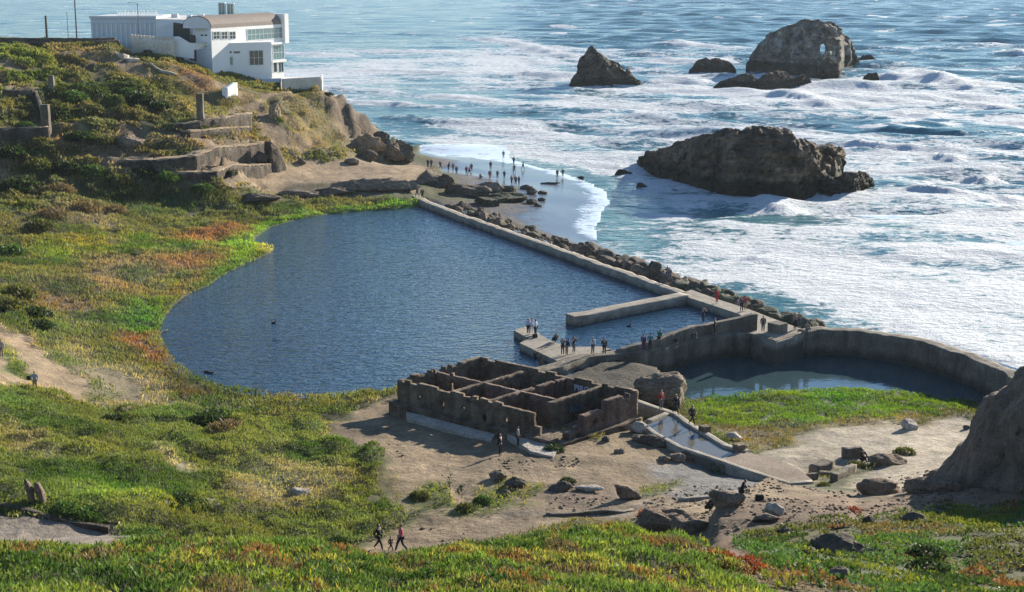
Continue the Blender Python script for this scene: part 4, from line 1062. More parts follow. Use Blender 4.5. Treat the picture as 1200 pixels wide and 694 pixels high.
c0, c1 = rp(0, 0) - dB * 1.0 - dL * .3, rp(1, 0) - dB * 1.0 + dL * .4
o = strip_wall('plinth', [c0 + dB * .45, c1 + dB * .45], -.6, .62, .85, M['ruin'], 0, .12, .5, ruin, 31, .15)
o = strip_wall('plinth', [c1 + dB * .4, rp(1, 1) + dL * .4], -.6, .40, .7, M['ruin'], 0, .12, .5, ruin, 32, .15)
mb = MB(); mb.prism([tuple(rp(.0, .0)[:2]), tuple(rp(1, 0)[:2]), tuple(rp(1, 1)[:2]), tuple(rp(0, 1)[:2])], -.5, .12)
mb.build('floor', M['rock_tan'], ruin)
def lettering(text, size, pos, u, nrm, mat, name, parent, ext=.012):
    cu = bpy.data.curves.new(name, 'FONT'); cu.body = text; cu.size = size; cu.extrude = ext; cu.align_x = 'CENTER'
    to = bpy.data.objects.new(name, cu); COL.objects.link(to)
    me = bpy.data.meshes.new_from_object(to.evaluated_get(bpy.context.evaluated_depsgraph_get())); bpy.data.objects.remove(to)
    me.materials.clear(); me.materials.append(mat)
    o = bpy.data.objects.new(name, me); COL.objects.link(o)
    u = Vector(u).normalized(); n = Vector(nrm).normalized(); v = n.cross(u)
    o.matrix_world = Matrix.Translation(pos) @ Matrix((u, v, n)).transposed().to_4x4()
    if parent: o.parent = parent
    return o
M['paint_white'] = plain('white_spray_paint', (.62, .58, .68), .6); M['paint_blue'] = plain('blue_spray_paint', (.09, .13, .17), .6, 0, .4, 4); M['paint_green'] = plain('green_spray_paint', (.10, .20, .14), .6, 0, .4, 4)
pw = rp(.70, 1) - dB * .36; lettering('PIROS', .75, (pw[0], pw[1], 1.45), (dL[0], dL[1], 0), (-dB[0], -dB[1], 0), M['paint_white'], 'graffiti', ruin, .03)
def scribble(pos, u, hgt, length, turns, mat, seed):
    r = random.Random(seed); u = np.array([u[0], u[1], 0.]); P = []
    for k in range(turns + 1):
        P.append(np.array(pos) + u * (length * (k / turns - .5) + r.uniform(-.08, .08)) + np.array([0, 0, hgt * (.5 if k % 2 else -.5) * r.uniform(.6, 1.1)]))
    m_ = MB(); m_.tube(P, .055, 5); return m_.build('graffiti', mat, ruin)
pw = rp(.80, .62) + dL * .28; scribble((pw[0], pw[1], 1.25), dB, .75, 1.5, 9, M['paint_blue'], 3); scribble((pw[0], pw[1], 1.05), dB, .4, 1.3, 7, M['paint_blue'], 4)
pw = rp(.46, 1) - dB * .33; scribble((pw[0], pw[1], 1.7), dL, .6, 1.9, 12, M['paint_green'], 5)
# broken slab lying along the shaded front
sl = [hit(474, 486), hit(500, 480), hit(560, 497), hit(585, 507), hit(575, 519), hit(520, 507), hit(478, 495)]
mb = MB(); mb.prism(sl, 3.6, max(p[2] for p in sl) + .15); o = mb.build('concrete_slab', M['rock_pale']); tag(o, 'long broken slab of pale concrete in the shade of the ruin', 'slab')
sl = [hit(588, 511), hit(600, 509), hit(655, 529), hit(648, 537), hit(622, 533)]
mb = MB(); mb.prism(sl, 3.8, max(p[2] for p in sl) + .12); o = mb.build('concrete_slab', M['rock_pale']); tag(o, 'short broken slab by the front corner of the ruin', 'slab')

# ------------------------------------------------------------------ channel beside the basin
ch = empty('water_channel', atz(800, 505, 3.0)); tag(ch, 'shallow concrete channel of still water running towards the viewer', 'channel')
cho = np.array(ch.location)
def rel_(L_): return [p - cho for p in L_]
ZC = 4.3
Lw = rel_(pz([(744,489.5),(767,507),(797,523.5),(827,533),(857,543.5),(880,551),(925,566),(952,563.5)], ZC))
Rw = rel_(pz([(742,468),(779.5,480.5),(792,484.5),(806,495.5),(823,505),(850,521.5),(864,525.5),(876,528)], ZC))
strip_wall('side_wall', Lw, -1.6, ZC - cho[2], .42, M['walk'], 0, .05, .5, ch, 41)
strip_wall('side_wall', Rw, -1.6, ZC - cho[2], .55, M['walk'], 0, .05, .5, ch, 42)
strip_wall('cross_wall', rel_(pz([(757.5,493),(782,483)], ZC)), -1.6, ZC - cho[2] - .03, .45, M['walk'], 0, .04, .5, ch, 43)
mb = MB(); mb.prism([tuple(p[:2]) for p in rel_(pz([(757,498),(783,485),(806,498),(850,524),(872,528),(850,545),(797,527)], ZC - .15))], -1.4, ZC - .16 - cho[2])
M['chan'] = water_mat('channel_water', (0.13, 0.12, 0.098), .05, 1.2, .05, None, (1, 1, 1), .2, .3)
mb.build('water', M['chan'], ch)
M['mudpan'] = stone('dried_mud', (.20, .15, .105), (.28, .215, .155), (.35, .275, .20), .5, 4, .4, .05)
mb = MB(); mb.prism([tuple(p[:2]) for p in rel_(pz([(840,541),(866,528),(905,536),(935,549),(952,562.5),(925,564.5),(880,550)], ZC - .1))], -1.4, ZC - .10 - cho[2])
mb.build('apron', M['mudpan'], ch)
for i, (a, b, s, lb) in enumerate([(826,505,.42,'square stone block on the channel wall behind the walker'),(866,526.5,.42,'square stone block at the far end of the channel wall')]):
    q = atz(a, b, ZC); mb = MB(); mb.box(-s, s, -s * .8, s * .8, ZC - .4, ZC + .42, Matrix.Translation((q[0], q[1], 0)) @ Matrix.Rotation(.6, 4, 'Z'))
    o = mb.build('stone_block', M['rock_tan']); bv = o.modifiers.new('b', 'BEVEL'); bv.width = .08; bv.segments = 2; tag(o, lb, 'block')
# remains of walls on the pale flat
for i, (pl, hgt, th, lb) in enumerate([
    ([(953,555.5),(973,547.5)], .55, .8, 'short thick stump of wall beside the channel end'),
    ([(947,561),(956,562.5)], .4, .5, 'small dark stub of wall at the tip of the channel'),
    ([(976,565),(1000,553)], .6, .45, 'thin dark line of ruined wall on the pale flat'),
    ([(987,537),(1009,536)], .8, .6, 'low brown ruined wall where a person sits'),
    ([(960,557),(985,558)], .25, .4, 'flat footing of a lost wall between two stumps'),
    ]):
    P = hit_poly(pl); o = strip_wall('wall_stump', P, [p[2] - .4 for p in P], [p[2] + hgt for p in P], th, M['concrete'], 0, .08, .4, seed=50 + i, topj=.12); tag(o, lb, 'wall stump')
# kerb of the road on the left, and the thin kerb of the path in the valley
P = hit_poly([(-60,581),(0,594),(30,601),(60,608.5),(100,618),(128,625)])
o = strip_wall('path_kerb', P, [p[2] - .5 for p in P], [p[2] + .38 for p in P], .35, M['ruin_shaded'], 0, .05, .5, seed=61); tag(o, 'dark weathered kerb along the upper side of the left path', 'kerb')
RP = hit_poly([(-60,586),(0,598),(60,612),(140,630)]); W2 = [np.array([p[0] + 1.5, p[1] - 7.5, 0]) for p in RP]
P = hit_poly([(640,604),(690,603),(730,601),(742,599)])
o = strip_wall('path_kerb', P, [p[2] - .4 for p in P], [p[2] + .12 for p in P], .3, M['concrete'], 0, .04, .5, seed=62); tag(o, 'low thin kerb where the pale path meets the dirt', 'kerb')
P = hit_poly([(795,588),(830,584.5),(862,579.5),(876,577)])
o = strip_wall('path_kerb', P, [p[2] - .4 for p in P], [p[2] + .22 for p in P], .3, M['walk'], 0, .04, .5, seed=63); tag(o, 'straight pale kerb behind the crouching people', 'kerb')

# ------------------------------------------------------------------ ruins on the hillside
def hill_wall(name, pl, hgt, th, mat, lb, seed, drop=1.2, cat='ruined wall', topj=.15, off=0):
    P = hit_poly(pl); hg = hgt if isinstance(hgt, (list, tuple)) else [hgt] * len(P)
    o = strip_wall(name, P, [p[2] - drop for p in P], [p[2] + h for p, h in zip(P, hg)], th, M[mat], off, .12, .6, seed=seed, topj=topj); tag(o, lb, cat); return o
def terrace(base, top, th, mat, lb, seed):
    xs = [q[0] for q in base]; P = hit_poly(base, HS); zt = [aty(x, np.interp(x, [q[0] for q in top], [q[1] for q in top]), p[1])[2] for x, p in zip(xs, P)]
    o = strip_wall('retaining_wall', P, [p[2] - 2.0 for p in P], zt, th, M[mat], -1, .26, .4, seed=seed, topj=.34); tag(o, lb, 'ruined wall')
    strip_wall('lit_edge', [p + np.array([0, .15, 0]) for p in P], [z - .05 for z in zt], [z + .20 for z in zt], th * .9, M['sandstone'], -1, .12, .4, o, seed + 5, .2); return o  # added pale strip, the sunlight on the wall top put into its colour
terrace([(206,156),(235,155),(265,153),(296,151)], [(206,147),(235,142.5),(265,138),(296,133.5)], 1.4, 'ruin_shaded', 'uppermost concrete retaining wall of the hillside terraces, under a pillar', 71)
terrace([(222,163),(250,163),(296,159)], [(222,155),(250,153.5),(296,149)], 2.0, 'ruin_shaded', 'thin pale topped terrace wall second from the top', 72)
terrace([(140,196),(180,200),(230,197),(280,191),(320,188)], [(140,190),(180,187.5),(230,180),(280,173),(320,167.5)], 2.6, 'ruin_shaded', 'longest brown terrace wall with a pale top on the hillside', 73)
terrace([(190,210),(228,214),(255,211),(290,207),(318,203)], [(190,204),(228,204.5),(255,200.5),(290,196),(318,192.5)], 2.0, 'ruin_shaded', 'lowest terrace wall just above the sand flat', 74)
terrace([(318,203),(327,202),(336,200)], [(318,167.5),(327,177),(336,196)], 1.5, 'ruin_shaded', 'sloping dark end wall of the terraces above the sand', 83)
terrace([(-40,168),(0,168),(30,167),(58,166)], [(-40,150),(0,151),(30,151),(58,150)], 1.0, 'ruin_shaded', 'thick grey ruined wall at the left edge of the hillside', 75)
hill_wall('retaining_wall', [(5,116),(22,115),(40,115)], 1.3, .8, 'ruin_shaded', 'short ruined wall high above the grey left wall', 76)
hill_wall('retaining_wall', [(42,114),(47,128),(53,147)], 1.0, .5, 'concrete', 'narrow stair side wall running down to the pillar', 77)
def pillar(pl, w_, hgt, lb, seed):
    p = hit(*pl); z0 = p[2] - .6
    mb = MB(); n = 9
    V = []; 
    for k in range(n):
        s = 1 - .12 * k / n; z = z0 + (hgt + .6) * k / (n - 1)
        for a, b in ((-1, -1), (1, -1), (1, 1), (-1, 1)):
            V.append((p[0] + a * w_ * s * .5 + .05 * noise3(np.array([[k * .9, a, seed]]), 3)[0], p[1] + b * w_ * s * .5, z))
    Fs = [(4 * k + i, 4 * k + (i + 1) % 4, 4 * k + 4 + (i + 1) % 4, 4 * k + 4 + i) for k in range(n - 1) for i in range(4)] + [(3, 2, 1, 0), (4 * n - 4, 4 * n - 3, 4 * n - 2, 4 * n - 1)]
    mb.add(V, Fs); o = mb.build('pillar', M['concrete']); tag(o, lb, 'pillar'); return o
pillar((235.5,147), 1.15, 5.2, 'tall concrete pillar standing over the uppermost terrace wall', 1)
pillar((55,160), 1.3, 5.0, 'ragged concrete pillar at the end of the thick grey left wall', 2)
pillar((61,106), .9, 2.4, 'short dark post of ruin on the upper left hillside', 3)
hill_wall('white_wall_fragment', [(263,115),(276,109.5)], [1.5,1.9], .8, 'white', 'bright white fragment of wall on the slope under the white building', 78, 1, 'wall fragment', .35)
hill_wall('retaining_wall', [(150,57),(160,60),(166,64)], 1.2, .7, 'ruin_shaded', 'dark upper step of the ruined wall near the cream parapet', 79)
hill_wall('retaining_wall', [(166,66),(176,70)], 1.6, .8, 'ruin_shaded', 'dark lower step of the ruined wall near the cream parapet', 80)
hill_wall('low_wall', [(174,77),(190,85),(207,90)], .45, .6, 'walk', 'thin pale line of wall running down the slope below the parapet', 81)
hill_wall('low_wall', [(138,66),(150,70),(158,73)], .5, 2.0, 'rock_pale', 'pinkish broken slab on the upper hillside', 82)
# ================================================================== white building on the bluff
M['wall_white'] = plain('white_stucco', (.78, .77, .74), .75, 0, .04, .4)
M['wall_grey'] = plain('shade_grey_stucco', (.60, .61, .62), .75, 0, .05, .4)  # grey that also puts shade on the wing, slanted wall and gable
M['cream'] = stone('cream_wall', (.50, .44, .34), (.62, .56, .46), (.70, .65, .55), .5, 3, .4, .08)
M['roof_brown'] = plain('brown_roof', (.20, .16, .13), .8, 0, .1, .8)
M['roof_pale'] = plain('pale_roof', (.66, .62, .56), .8, 0, .06, .3)
M['frame'] = plain('window_frame', (.62, .64, .64), .5)
M['metal'] = plain('dark_metal', (.10, .10, .10), .5, .3)
M['wood'] = plain('dark_wood', (.10, .075, .055), .8)
def glassm(name, c, rough=.06):
    m, t, b = new_mat(name); b.inputs['Base Color'].default_value = (*c, 1); b.inputs['Roughness'].default_value = rough; b.inputs['Specular IOR Level'].default_value = .8; return m
M['glass'] = glassm('window_glass', (.035, .05, .055)); M['glass_green'] = glassm('green_glass', (.14, .24, .24), .12)

house = empty('white_building', (-56, 306, 16.5)); tag(house, 'large white modern building with glass bays and vaulted roof on the bluff', 'building')
ho = np.array(house.location)
class Plane:
    """upright wall plane through two ground points"""
    def __init__(s, a, b):
        s.a = np.array(a[:2]); e = np.array(b[:2]) - s.a; s.L = np.linalg.norm(e); s.e = e / s.L; s.n = np.array([s.e[1], -s.e[0]])
    def hit(s, px, py):
        d = ray(px, py); t = (s.a @ s.n) / (d[:2] @ s.n); p = d * t; return (p[:2] - s.a) @ s.e, CAMZ + p[2]
    def rect(s, x0, x1, y0, y1):
        ym = (y0 + y1) / 2; xm = (x0 + x1) / 2
        return s.hit(x0, ym)[0], s.hit(x1, ym)[0], s.hit(xm, y1)[1], s.hit(xm, y0)[1]
    def box(s, mb, s0, s1, z0, z1, d0, d1):
        P = []
        for z in (z0, z1):
            for d in (d0, d1):
                for q in (s0, s1):
                    p = s.a + s.e * q + s.n * d; P.append((p[0] - ho[0], p[1] - ho[1], z - ho[2]))
        mb.add(P, [(0, 2, 3, 1), (4, 5, 7, 6), (0, 1, 5, 4), (2, 6, 7, 3), (0, 4, 6, 2), (1, 3, 7, 5)])
def window(pl, x0, x1, y0, y1, nx, nz, mat='glass', name='window', fw=.12, parent=None):
    s0, s1, z0, z1 = pl.rect(x0, x1, y0, y1); mb = MB()
    pl.box(mb, s0 - fw, s0, z0 - fw, z1 + fw, -.02, .08); pl.box(mb, s1, s1 + fw, z0 - fw, z1 + fw, -.02, .08)
    pl.box(mb, s0, s1, z0 - fw, z0, -.02, .078); pl.box(mb, s0, s1, z1, z1 + fw, -.02, .078)
    for i in range(1, nx):
        q = s0 + (s1 - s0) * i / nx; pl.box(mb, q - .04, q + .04, z0, z1, -.02, .06)
    for i in range(1, nz):
        q = z0 + (z1 - z0) * i / nz; pl.box(mb, s0, s1, q - .035, q + .035, -.02, .055)
    f = mb.build(name, M['frame'], parent or house)
    g = MB(); pl.box(g, s0, s1, z0, z1, -.05, .02); g.build('pane', M[mat], f); return f
def body(name, P, z0, z1, mat, parent=None):
    mb = MB(); mb.prism([(p[0] - ho[0], p[1] - ho[1]) for p in P], z0 - ho[2], z1 - ho[2]); return mb.build(name, M[mat], parent or house)
A2, C2, E2 = aty(226, 29.5, 306)[:2], aty(247, 31, 300)[:2], aty(331, 26, 322)[:2]
ex = (E2 - C2) / np.linalg.norm(E2 - C2); exn = np.array([-ex[1], ex[0]])
ZM0, ZM1 = 14.5, 27.7
body('wall', [C2, E2, E2 + exn * 12, A2 + ex * 8 + exn * 2, A2], ZM0, ZM1, 'wall_white')
pAC, pCE = Plane(A2, C2), Plane(C2, E2)
window(pAC, 235.5, 238.6, 40.4, 42.2, 1, 1, fw=.05); window(pAC, 240, 243.2, 40.4, 42.2, 1, 1, fw=.05)
for a, b in ((249.9, 257), (259.5, 266.2), (269, 275.6)): window(pCE, a, b, 37.4, 45.6, 2, 2)
window(pCE, 289.5, 330.5, 33.5, 45.8, 9, 2, 'glass_green')
window(pCE, 320, 332.5, 53.5, 69.5, 4, 2, 'glass_green'); window(pCE, 320.5, 324.3, 73.5, 84.5, 1, 1); window(pCE, 326.5, 332, 73.5, 84.5, 2, 1)
mb = MB(); s0, s1, z0, z1 = pCE.rect(316, 334, 49.5, 51.8); pCE.box(mb, s0, s1, z0, z1, 0, .5); mb.build('balcony_slab', M['wall_white'], house)
mb = MB(); s0, s1, z0, z1 = pCE.rect(318, 334, 70.5, 72.8); pCE.box(mb, s0, s1, z0, z1, 0, .4); mb.build('balcony_slab', M['wall_white'], house)
# end fin and parapet
mb = MB(); s0, s1, z0, z1 = pCE.rect(329.5, 335, 13.5, 48); pCE.box(mb, s0 + .3, s0 + 1.7, 23.8, 29.8, -9, .7); mb.build('parapet', M['wall_white'], house)
# vaulted roof
V = []; Fs = []; nA = 14; Ln = np.linalg.norm(E2 - C2)
c0 = C2 + exn * 3.4
for k, d in enumerate((0.15, Ln - .6)):
    for i in range(nA + 1):
        a = math.pi * i / nA; p = c0 + ex * d + exn * (-3.3 * math.cos(a)); V.append((p[0] - ho[0], p[1] - ho[1], ZM1 + .02 + 2.25 * math.sin(a) ** .8 - ho[2]))
for i in range(nA): Fs.append((i, i + 1, nA + 2 + i, nA + 1 + i))
mb = MB(); mb.add(V, Fs); vr = mb.build('roof', M['roof_brown'], house)
md = vr.modifiers.new('s', 'SOLIDIFY'); md.thickness = .12
for sg, vs_ in ((-.06, V[:nA + 1]), (.06, V[nA + 1:])):
    mb = MB(); mb.add([(v[0] + ex[0] * sg, v[1] + ex[1] * sg, v[2] - .05) for v in vs_], [tuple(range(nA + 1))]); mb.build('gable', M['wall_grey'], vr)
# lower block in front
P2 = aty(240, 48, 302)[:2]; Q2, S2 = aty(253.6, 47.5, 304)[:2], aty(317.4, 46.2, 309.2)[:2]
lo_n = np.array([-(S2 - Q2)[1], (S2 - Q2)[0]]) / np.linalg.norm(S2 - Q2)
body('wall', [Q2, S2, S2 + lo_n * 4.0, Q2 + lo_n * 4.0], 14.0, 24.7, 'wall_white')
pQS = Plane(Q2, S2)
for a, b in ((257.2, 262.8), (265.3, 271.5), (274, 281)): window(pQS, a, b, 60.3, 62.4, 1, 1, fw=.05)
window(pQS, 292.5, 308, 59.5, 76, 3, 2); window(pQS, 268, 272.5, 67, 76, 1, 1, 'glass_green', 'door')
mb = MB(); s0, s1, z0, z1 = pQS.rect(306, 329, 92, 97); pQS.box(mb, s0, s1, 14, z1, 0, .35); mb.build('plinth', M['wall_grey'], house)
# white ramp wall on the left of the lower block
pr = Plane(aty(204, 43, 300), aty(226, 50, 299)); mb = MB()
def polywall(name, pl, Y, th, mat):
    P = [aty(a, b, y) for (a, b), y in zip(pl, Y)]; n = len(P); mb = MB()
    V = [tuple(p - ho) for p in P] + [tuple(p - ho + np.array([0.0, th, 0])) for p in P]
    mb.add(V, [tuple(range(n)), tuple(range(n, 2 * n))[::-1]] + [((i + 1) % n, i, n + i, n + (i + 1) % n) for i in range(n)])
    o = mb.build(name, M[mat], house); bm = bmesh.new(); bm.from_mesh(o.data); bmesh.ops.recalc_face_normals(bm, faces=bm.faces); bm.to_mesh(o.data); bm.free(); return o
polywall('ramp_wall', [(203.5,43),(209.5,43),(222,50.4),(227,51),(227,69),(203.5,66)], [299] * 6, .5, 'wall_white')
polywall('ramp_wall', [(226.5,50.6),(254,48.2),(245,56),(227,58.6)], [299.2, 303, 303, 299.2], .5, 'wall_white')
polywall('wall', [(222,40),(254,48.5),(256,78),(222,70)], [305, 306, 306, 305], .4, 'wood')  # dark sheet behind the ramp, standing in for the shade of the recess
# middle and left wings
body('wall', [aty(183, 40, 317)[:2], aty(204, 40, 313)[:2], aty(226, 40, 313)[:2], aty(245, 30, 325)[:2], aty(240, 20, 336)[:2], aty(183, 20, 336)[:2]], 20, 28.3, 'wall_white')
polywall('wall', [(185,33),(203,25.8),(203,44),(185,42)], [312.5, 310, 310, 312.5], .3, 'wall_grey')
polywall('glazing', [(203.2,26),(222,29.5),(224,50),(203.2,46)], [310, 310.5, 310.5, 310], .3, 'glass')
body('roof', [aty(183, 40, 317.2)[:2] + np.array([0, .2]), aty(226, 40, 313.6)[:2], aty(262, 20, 318)[:2], aty(262, 20, 340)[:2], aty(183, 20, 340)[:2]], 28.3, 28.9, 'roof_pale')
WY = 318
w0, w1 = aty(107, 40, WY), aty(183.5, 40, WY)
zt = aty(145, 19.5, WY)[2]
body('wall', [w0[:2], w1[:2], w1[:2] + np.array([0, 15]), w0[:2] + np.array([0, 15])], 22, zt - .02, 'wall_grey')
pW = Plane(w0, w1); mb = MB()
pW.box(mb, -.2, pW.L + .2, zt - .35, zt + .12, -.3, .28); pW.box(mb, 0, pW.L, zt - 1.35, zt - 1.15, -.1, .16); mb.build('cornice', M['wall_grey'], house)
for i in range(14):
    q = .3 + (pW.L - .6) * i / 13; mb = MB(); pW.box(mb, q - .13, q + .13, 22, zt - 1.36, -.05, .15); mb.build('pilaster', M['wall_white'], house)
# roof sign: a line of upright pale letters on a low frame, seen too small to read
mb = MB(); s0, s1, _, _ = pW.rect(133, 181, 12, 18)
k = 0
for i in range(26):
    q = s0 + (s1 - s0) * i / 26; hgt = [1.0, .7, .95, .6, .9][i % 5]
    pW.box(mb, q, q + .12, zt + .15, zt + .15 + hgt, -3.1, -2.95)
pW.box(mb, s0, s1, zt + .12, zt + .24, -3.12, -2.93); pW.box(mb, s0, s1 - 3, zt + .95, zt + 1.03, -3.12, -2.93); mb.build('roof_sign', M['wall_white'], house)
for i, (px_, s_) in enumerate(((190, .5), (205, .7), (222, .45), (236, .6))):
    p = aty(px_, 18, 326); mb = MB(); mb.box(p[0] - ho[0] - s_, p[0] - ho[0] + s_, 326 - ho[1] - .6, 326 - ho[1] + .6, 28.85 - ho[2], 28.9 + s_ * 1.1 - ho[2]); mb.build('roof_vent', M['wall_grey'], house)
# glazed lift tower and flag pole
for a, b, t_, nm in ((256.5, 263.5, 4, 0), (266.5, 273.5, 5, 1)):
    p0, p1 = aty(a, 15, 316), aty(b, 15, 316); zt2 = aty(a, t_, 316)[2]; pT = Plane(p0, p1); mb = MB(); f = MB(); d = 1.3
    pT.box(mb, 0, pT.L, 28, zt2, -d, 0); g = mb.build('lift_tower', M['glass_green'], house)
    for q in (0, pT.L / 2, pT.L): pT.box(f, q - .06, q + .06, 28, zt2 + .05, -.02, .06); pT.box(f, q - .06, q + .06, 28, zt2 + .05, -d - .06, -d + .02)
    pT.box(f, -.08, pT.L + .08, zt2, zt2 + .15, -d - .08, .08); f.build('tower_frame', M['frame'], g)
p = aty(274, 15, 315); mb = MB(); mb.tube([(p[0] - ho[0], p[1] - ho[1], 28 - ho[2]), (p[0] - ho[0], p[1] - ho[1], 36.5 - ho[2])], [.08, .05], 6); mb.build('flagpole', M['wall_white'], house)
# terrace
tz = 17.3; T = [aty(329, 97, 297), aty(345, 92, 301), aty(376, 84, 303), aty(372, 78, 315), aty(330, 80, 316)]
body('terrace', [p[:2] for p in T], 14.5, tz, 'roof_pale')
pw_ = [aty(331, 98, 297)[:2], aty(352, 93, 300)[:2], aty(376, 86, 302.5)[:2], aty(377, 82, 308)[:2]]
o = strip_wall('terrace_wall', pw_, [14.6, 14.6, 14.2, 14.2], [18.3, 18.3, 18.3, 18.3], .4, M['cream'], 0, .05, .6, seed=91); tag(o, 'cream terrace wall at the cliff edge right of the white building', 'terrace wall')
# cream parapet along the road
pp = [aty(a, b, y)[:2] for a, b, y in ((153, 60, 297), (170, 61, 297), (190, 62, 297), (205, 63, 298))]
par = strip_wall('parapet', pp, 21.0, [26.2, 26.0, 25.8, 25.5], .5, M['cream'], 0, .05, .6, seed=92); tag(par, 'cream stone parapet with a notched top left of the white building', 'parapet')
mb = MB()
for i in range(15):
    t_ = (i + .5) / 15; p = np.array(pp[0]) * (1 - t_) + np.array(pp[-1]) * t_; z = 26.2 - .7 * t_
    mb.box(p[0] - .22, p[0] + .22, p[1] - .24, p[1] + .24, z - .1, z + .55)
mb.build('merlon', M['cream'], par)
hw = [aty(a, b, 296)[:2] for a, b in ((-300, 44), (-100, 44), (0, 44), (80, 44), (135, 44))]
o = strip_wall('road_wall', hw, 24.0, [26.3, 26.3, 26.2, 26.15, 26.1], .6, M['rock_dark'], 0, .10, .8, seed=93, topj=.15); tag(o, 'long dark wall edging the road along the hilltop', 'road wall')
o = strip_wall('brick_kerb', [aty(a, b, 294)[:2] for a, b in ((108, 47), (140, 47))], 24.0, [25.7, 25.8], .8, M['ruin_red'], 0, .05, .8, seed=94); tag(o, 'short reddish brick ledge below the dark road wall', 'ledge')
def pole(px, top, Y, r, name, lb, arm=0, mat='metal'):
    p = aty(px, 44, Y); zt_ = aty(px, top, Y)[2]; mb = MB(); mb.tube([(p[0], p[1], 23.6), (p[0], p[1], zt_)], [r, r * .7], 8); o = mb.build(name, M[mat])
    if arm:
        a = MB(); a.tube([(p[0], p[1], zt_ - .1), (p[0] - .8, p[1], zt_ + .15), (p[0] - 1.5, p[1], zt_ + .1)], .04, 6); a.box(p[0] - 1.9, p[0] - 1.4, p[1] - .12, p[1] + .12, zt_ + .02, zt_ + .14); a.build('lamp_head', M['metal'], o)
    tag(o, lb, 'pole'); return o
pole(90, -8, 304, .16, 'utility_pole', 'tallest thin dark pole on the hilltop road', 1, 'wood'); pole(55, 18.5, 304, .28, 'wooden_post', 'short thick dark post left of the tallest pole', 0, 'wood')
pole(80, 14, 308, .07, 'sign_post', 'thin pale post just left of the tallest pole', 0); pole(163, 4, 312, .09, 'lamp_post', 'thin lamp post in front of the grey wing of the building', 1)

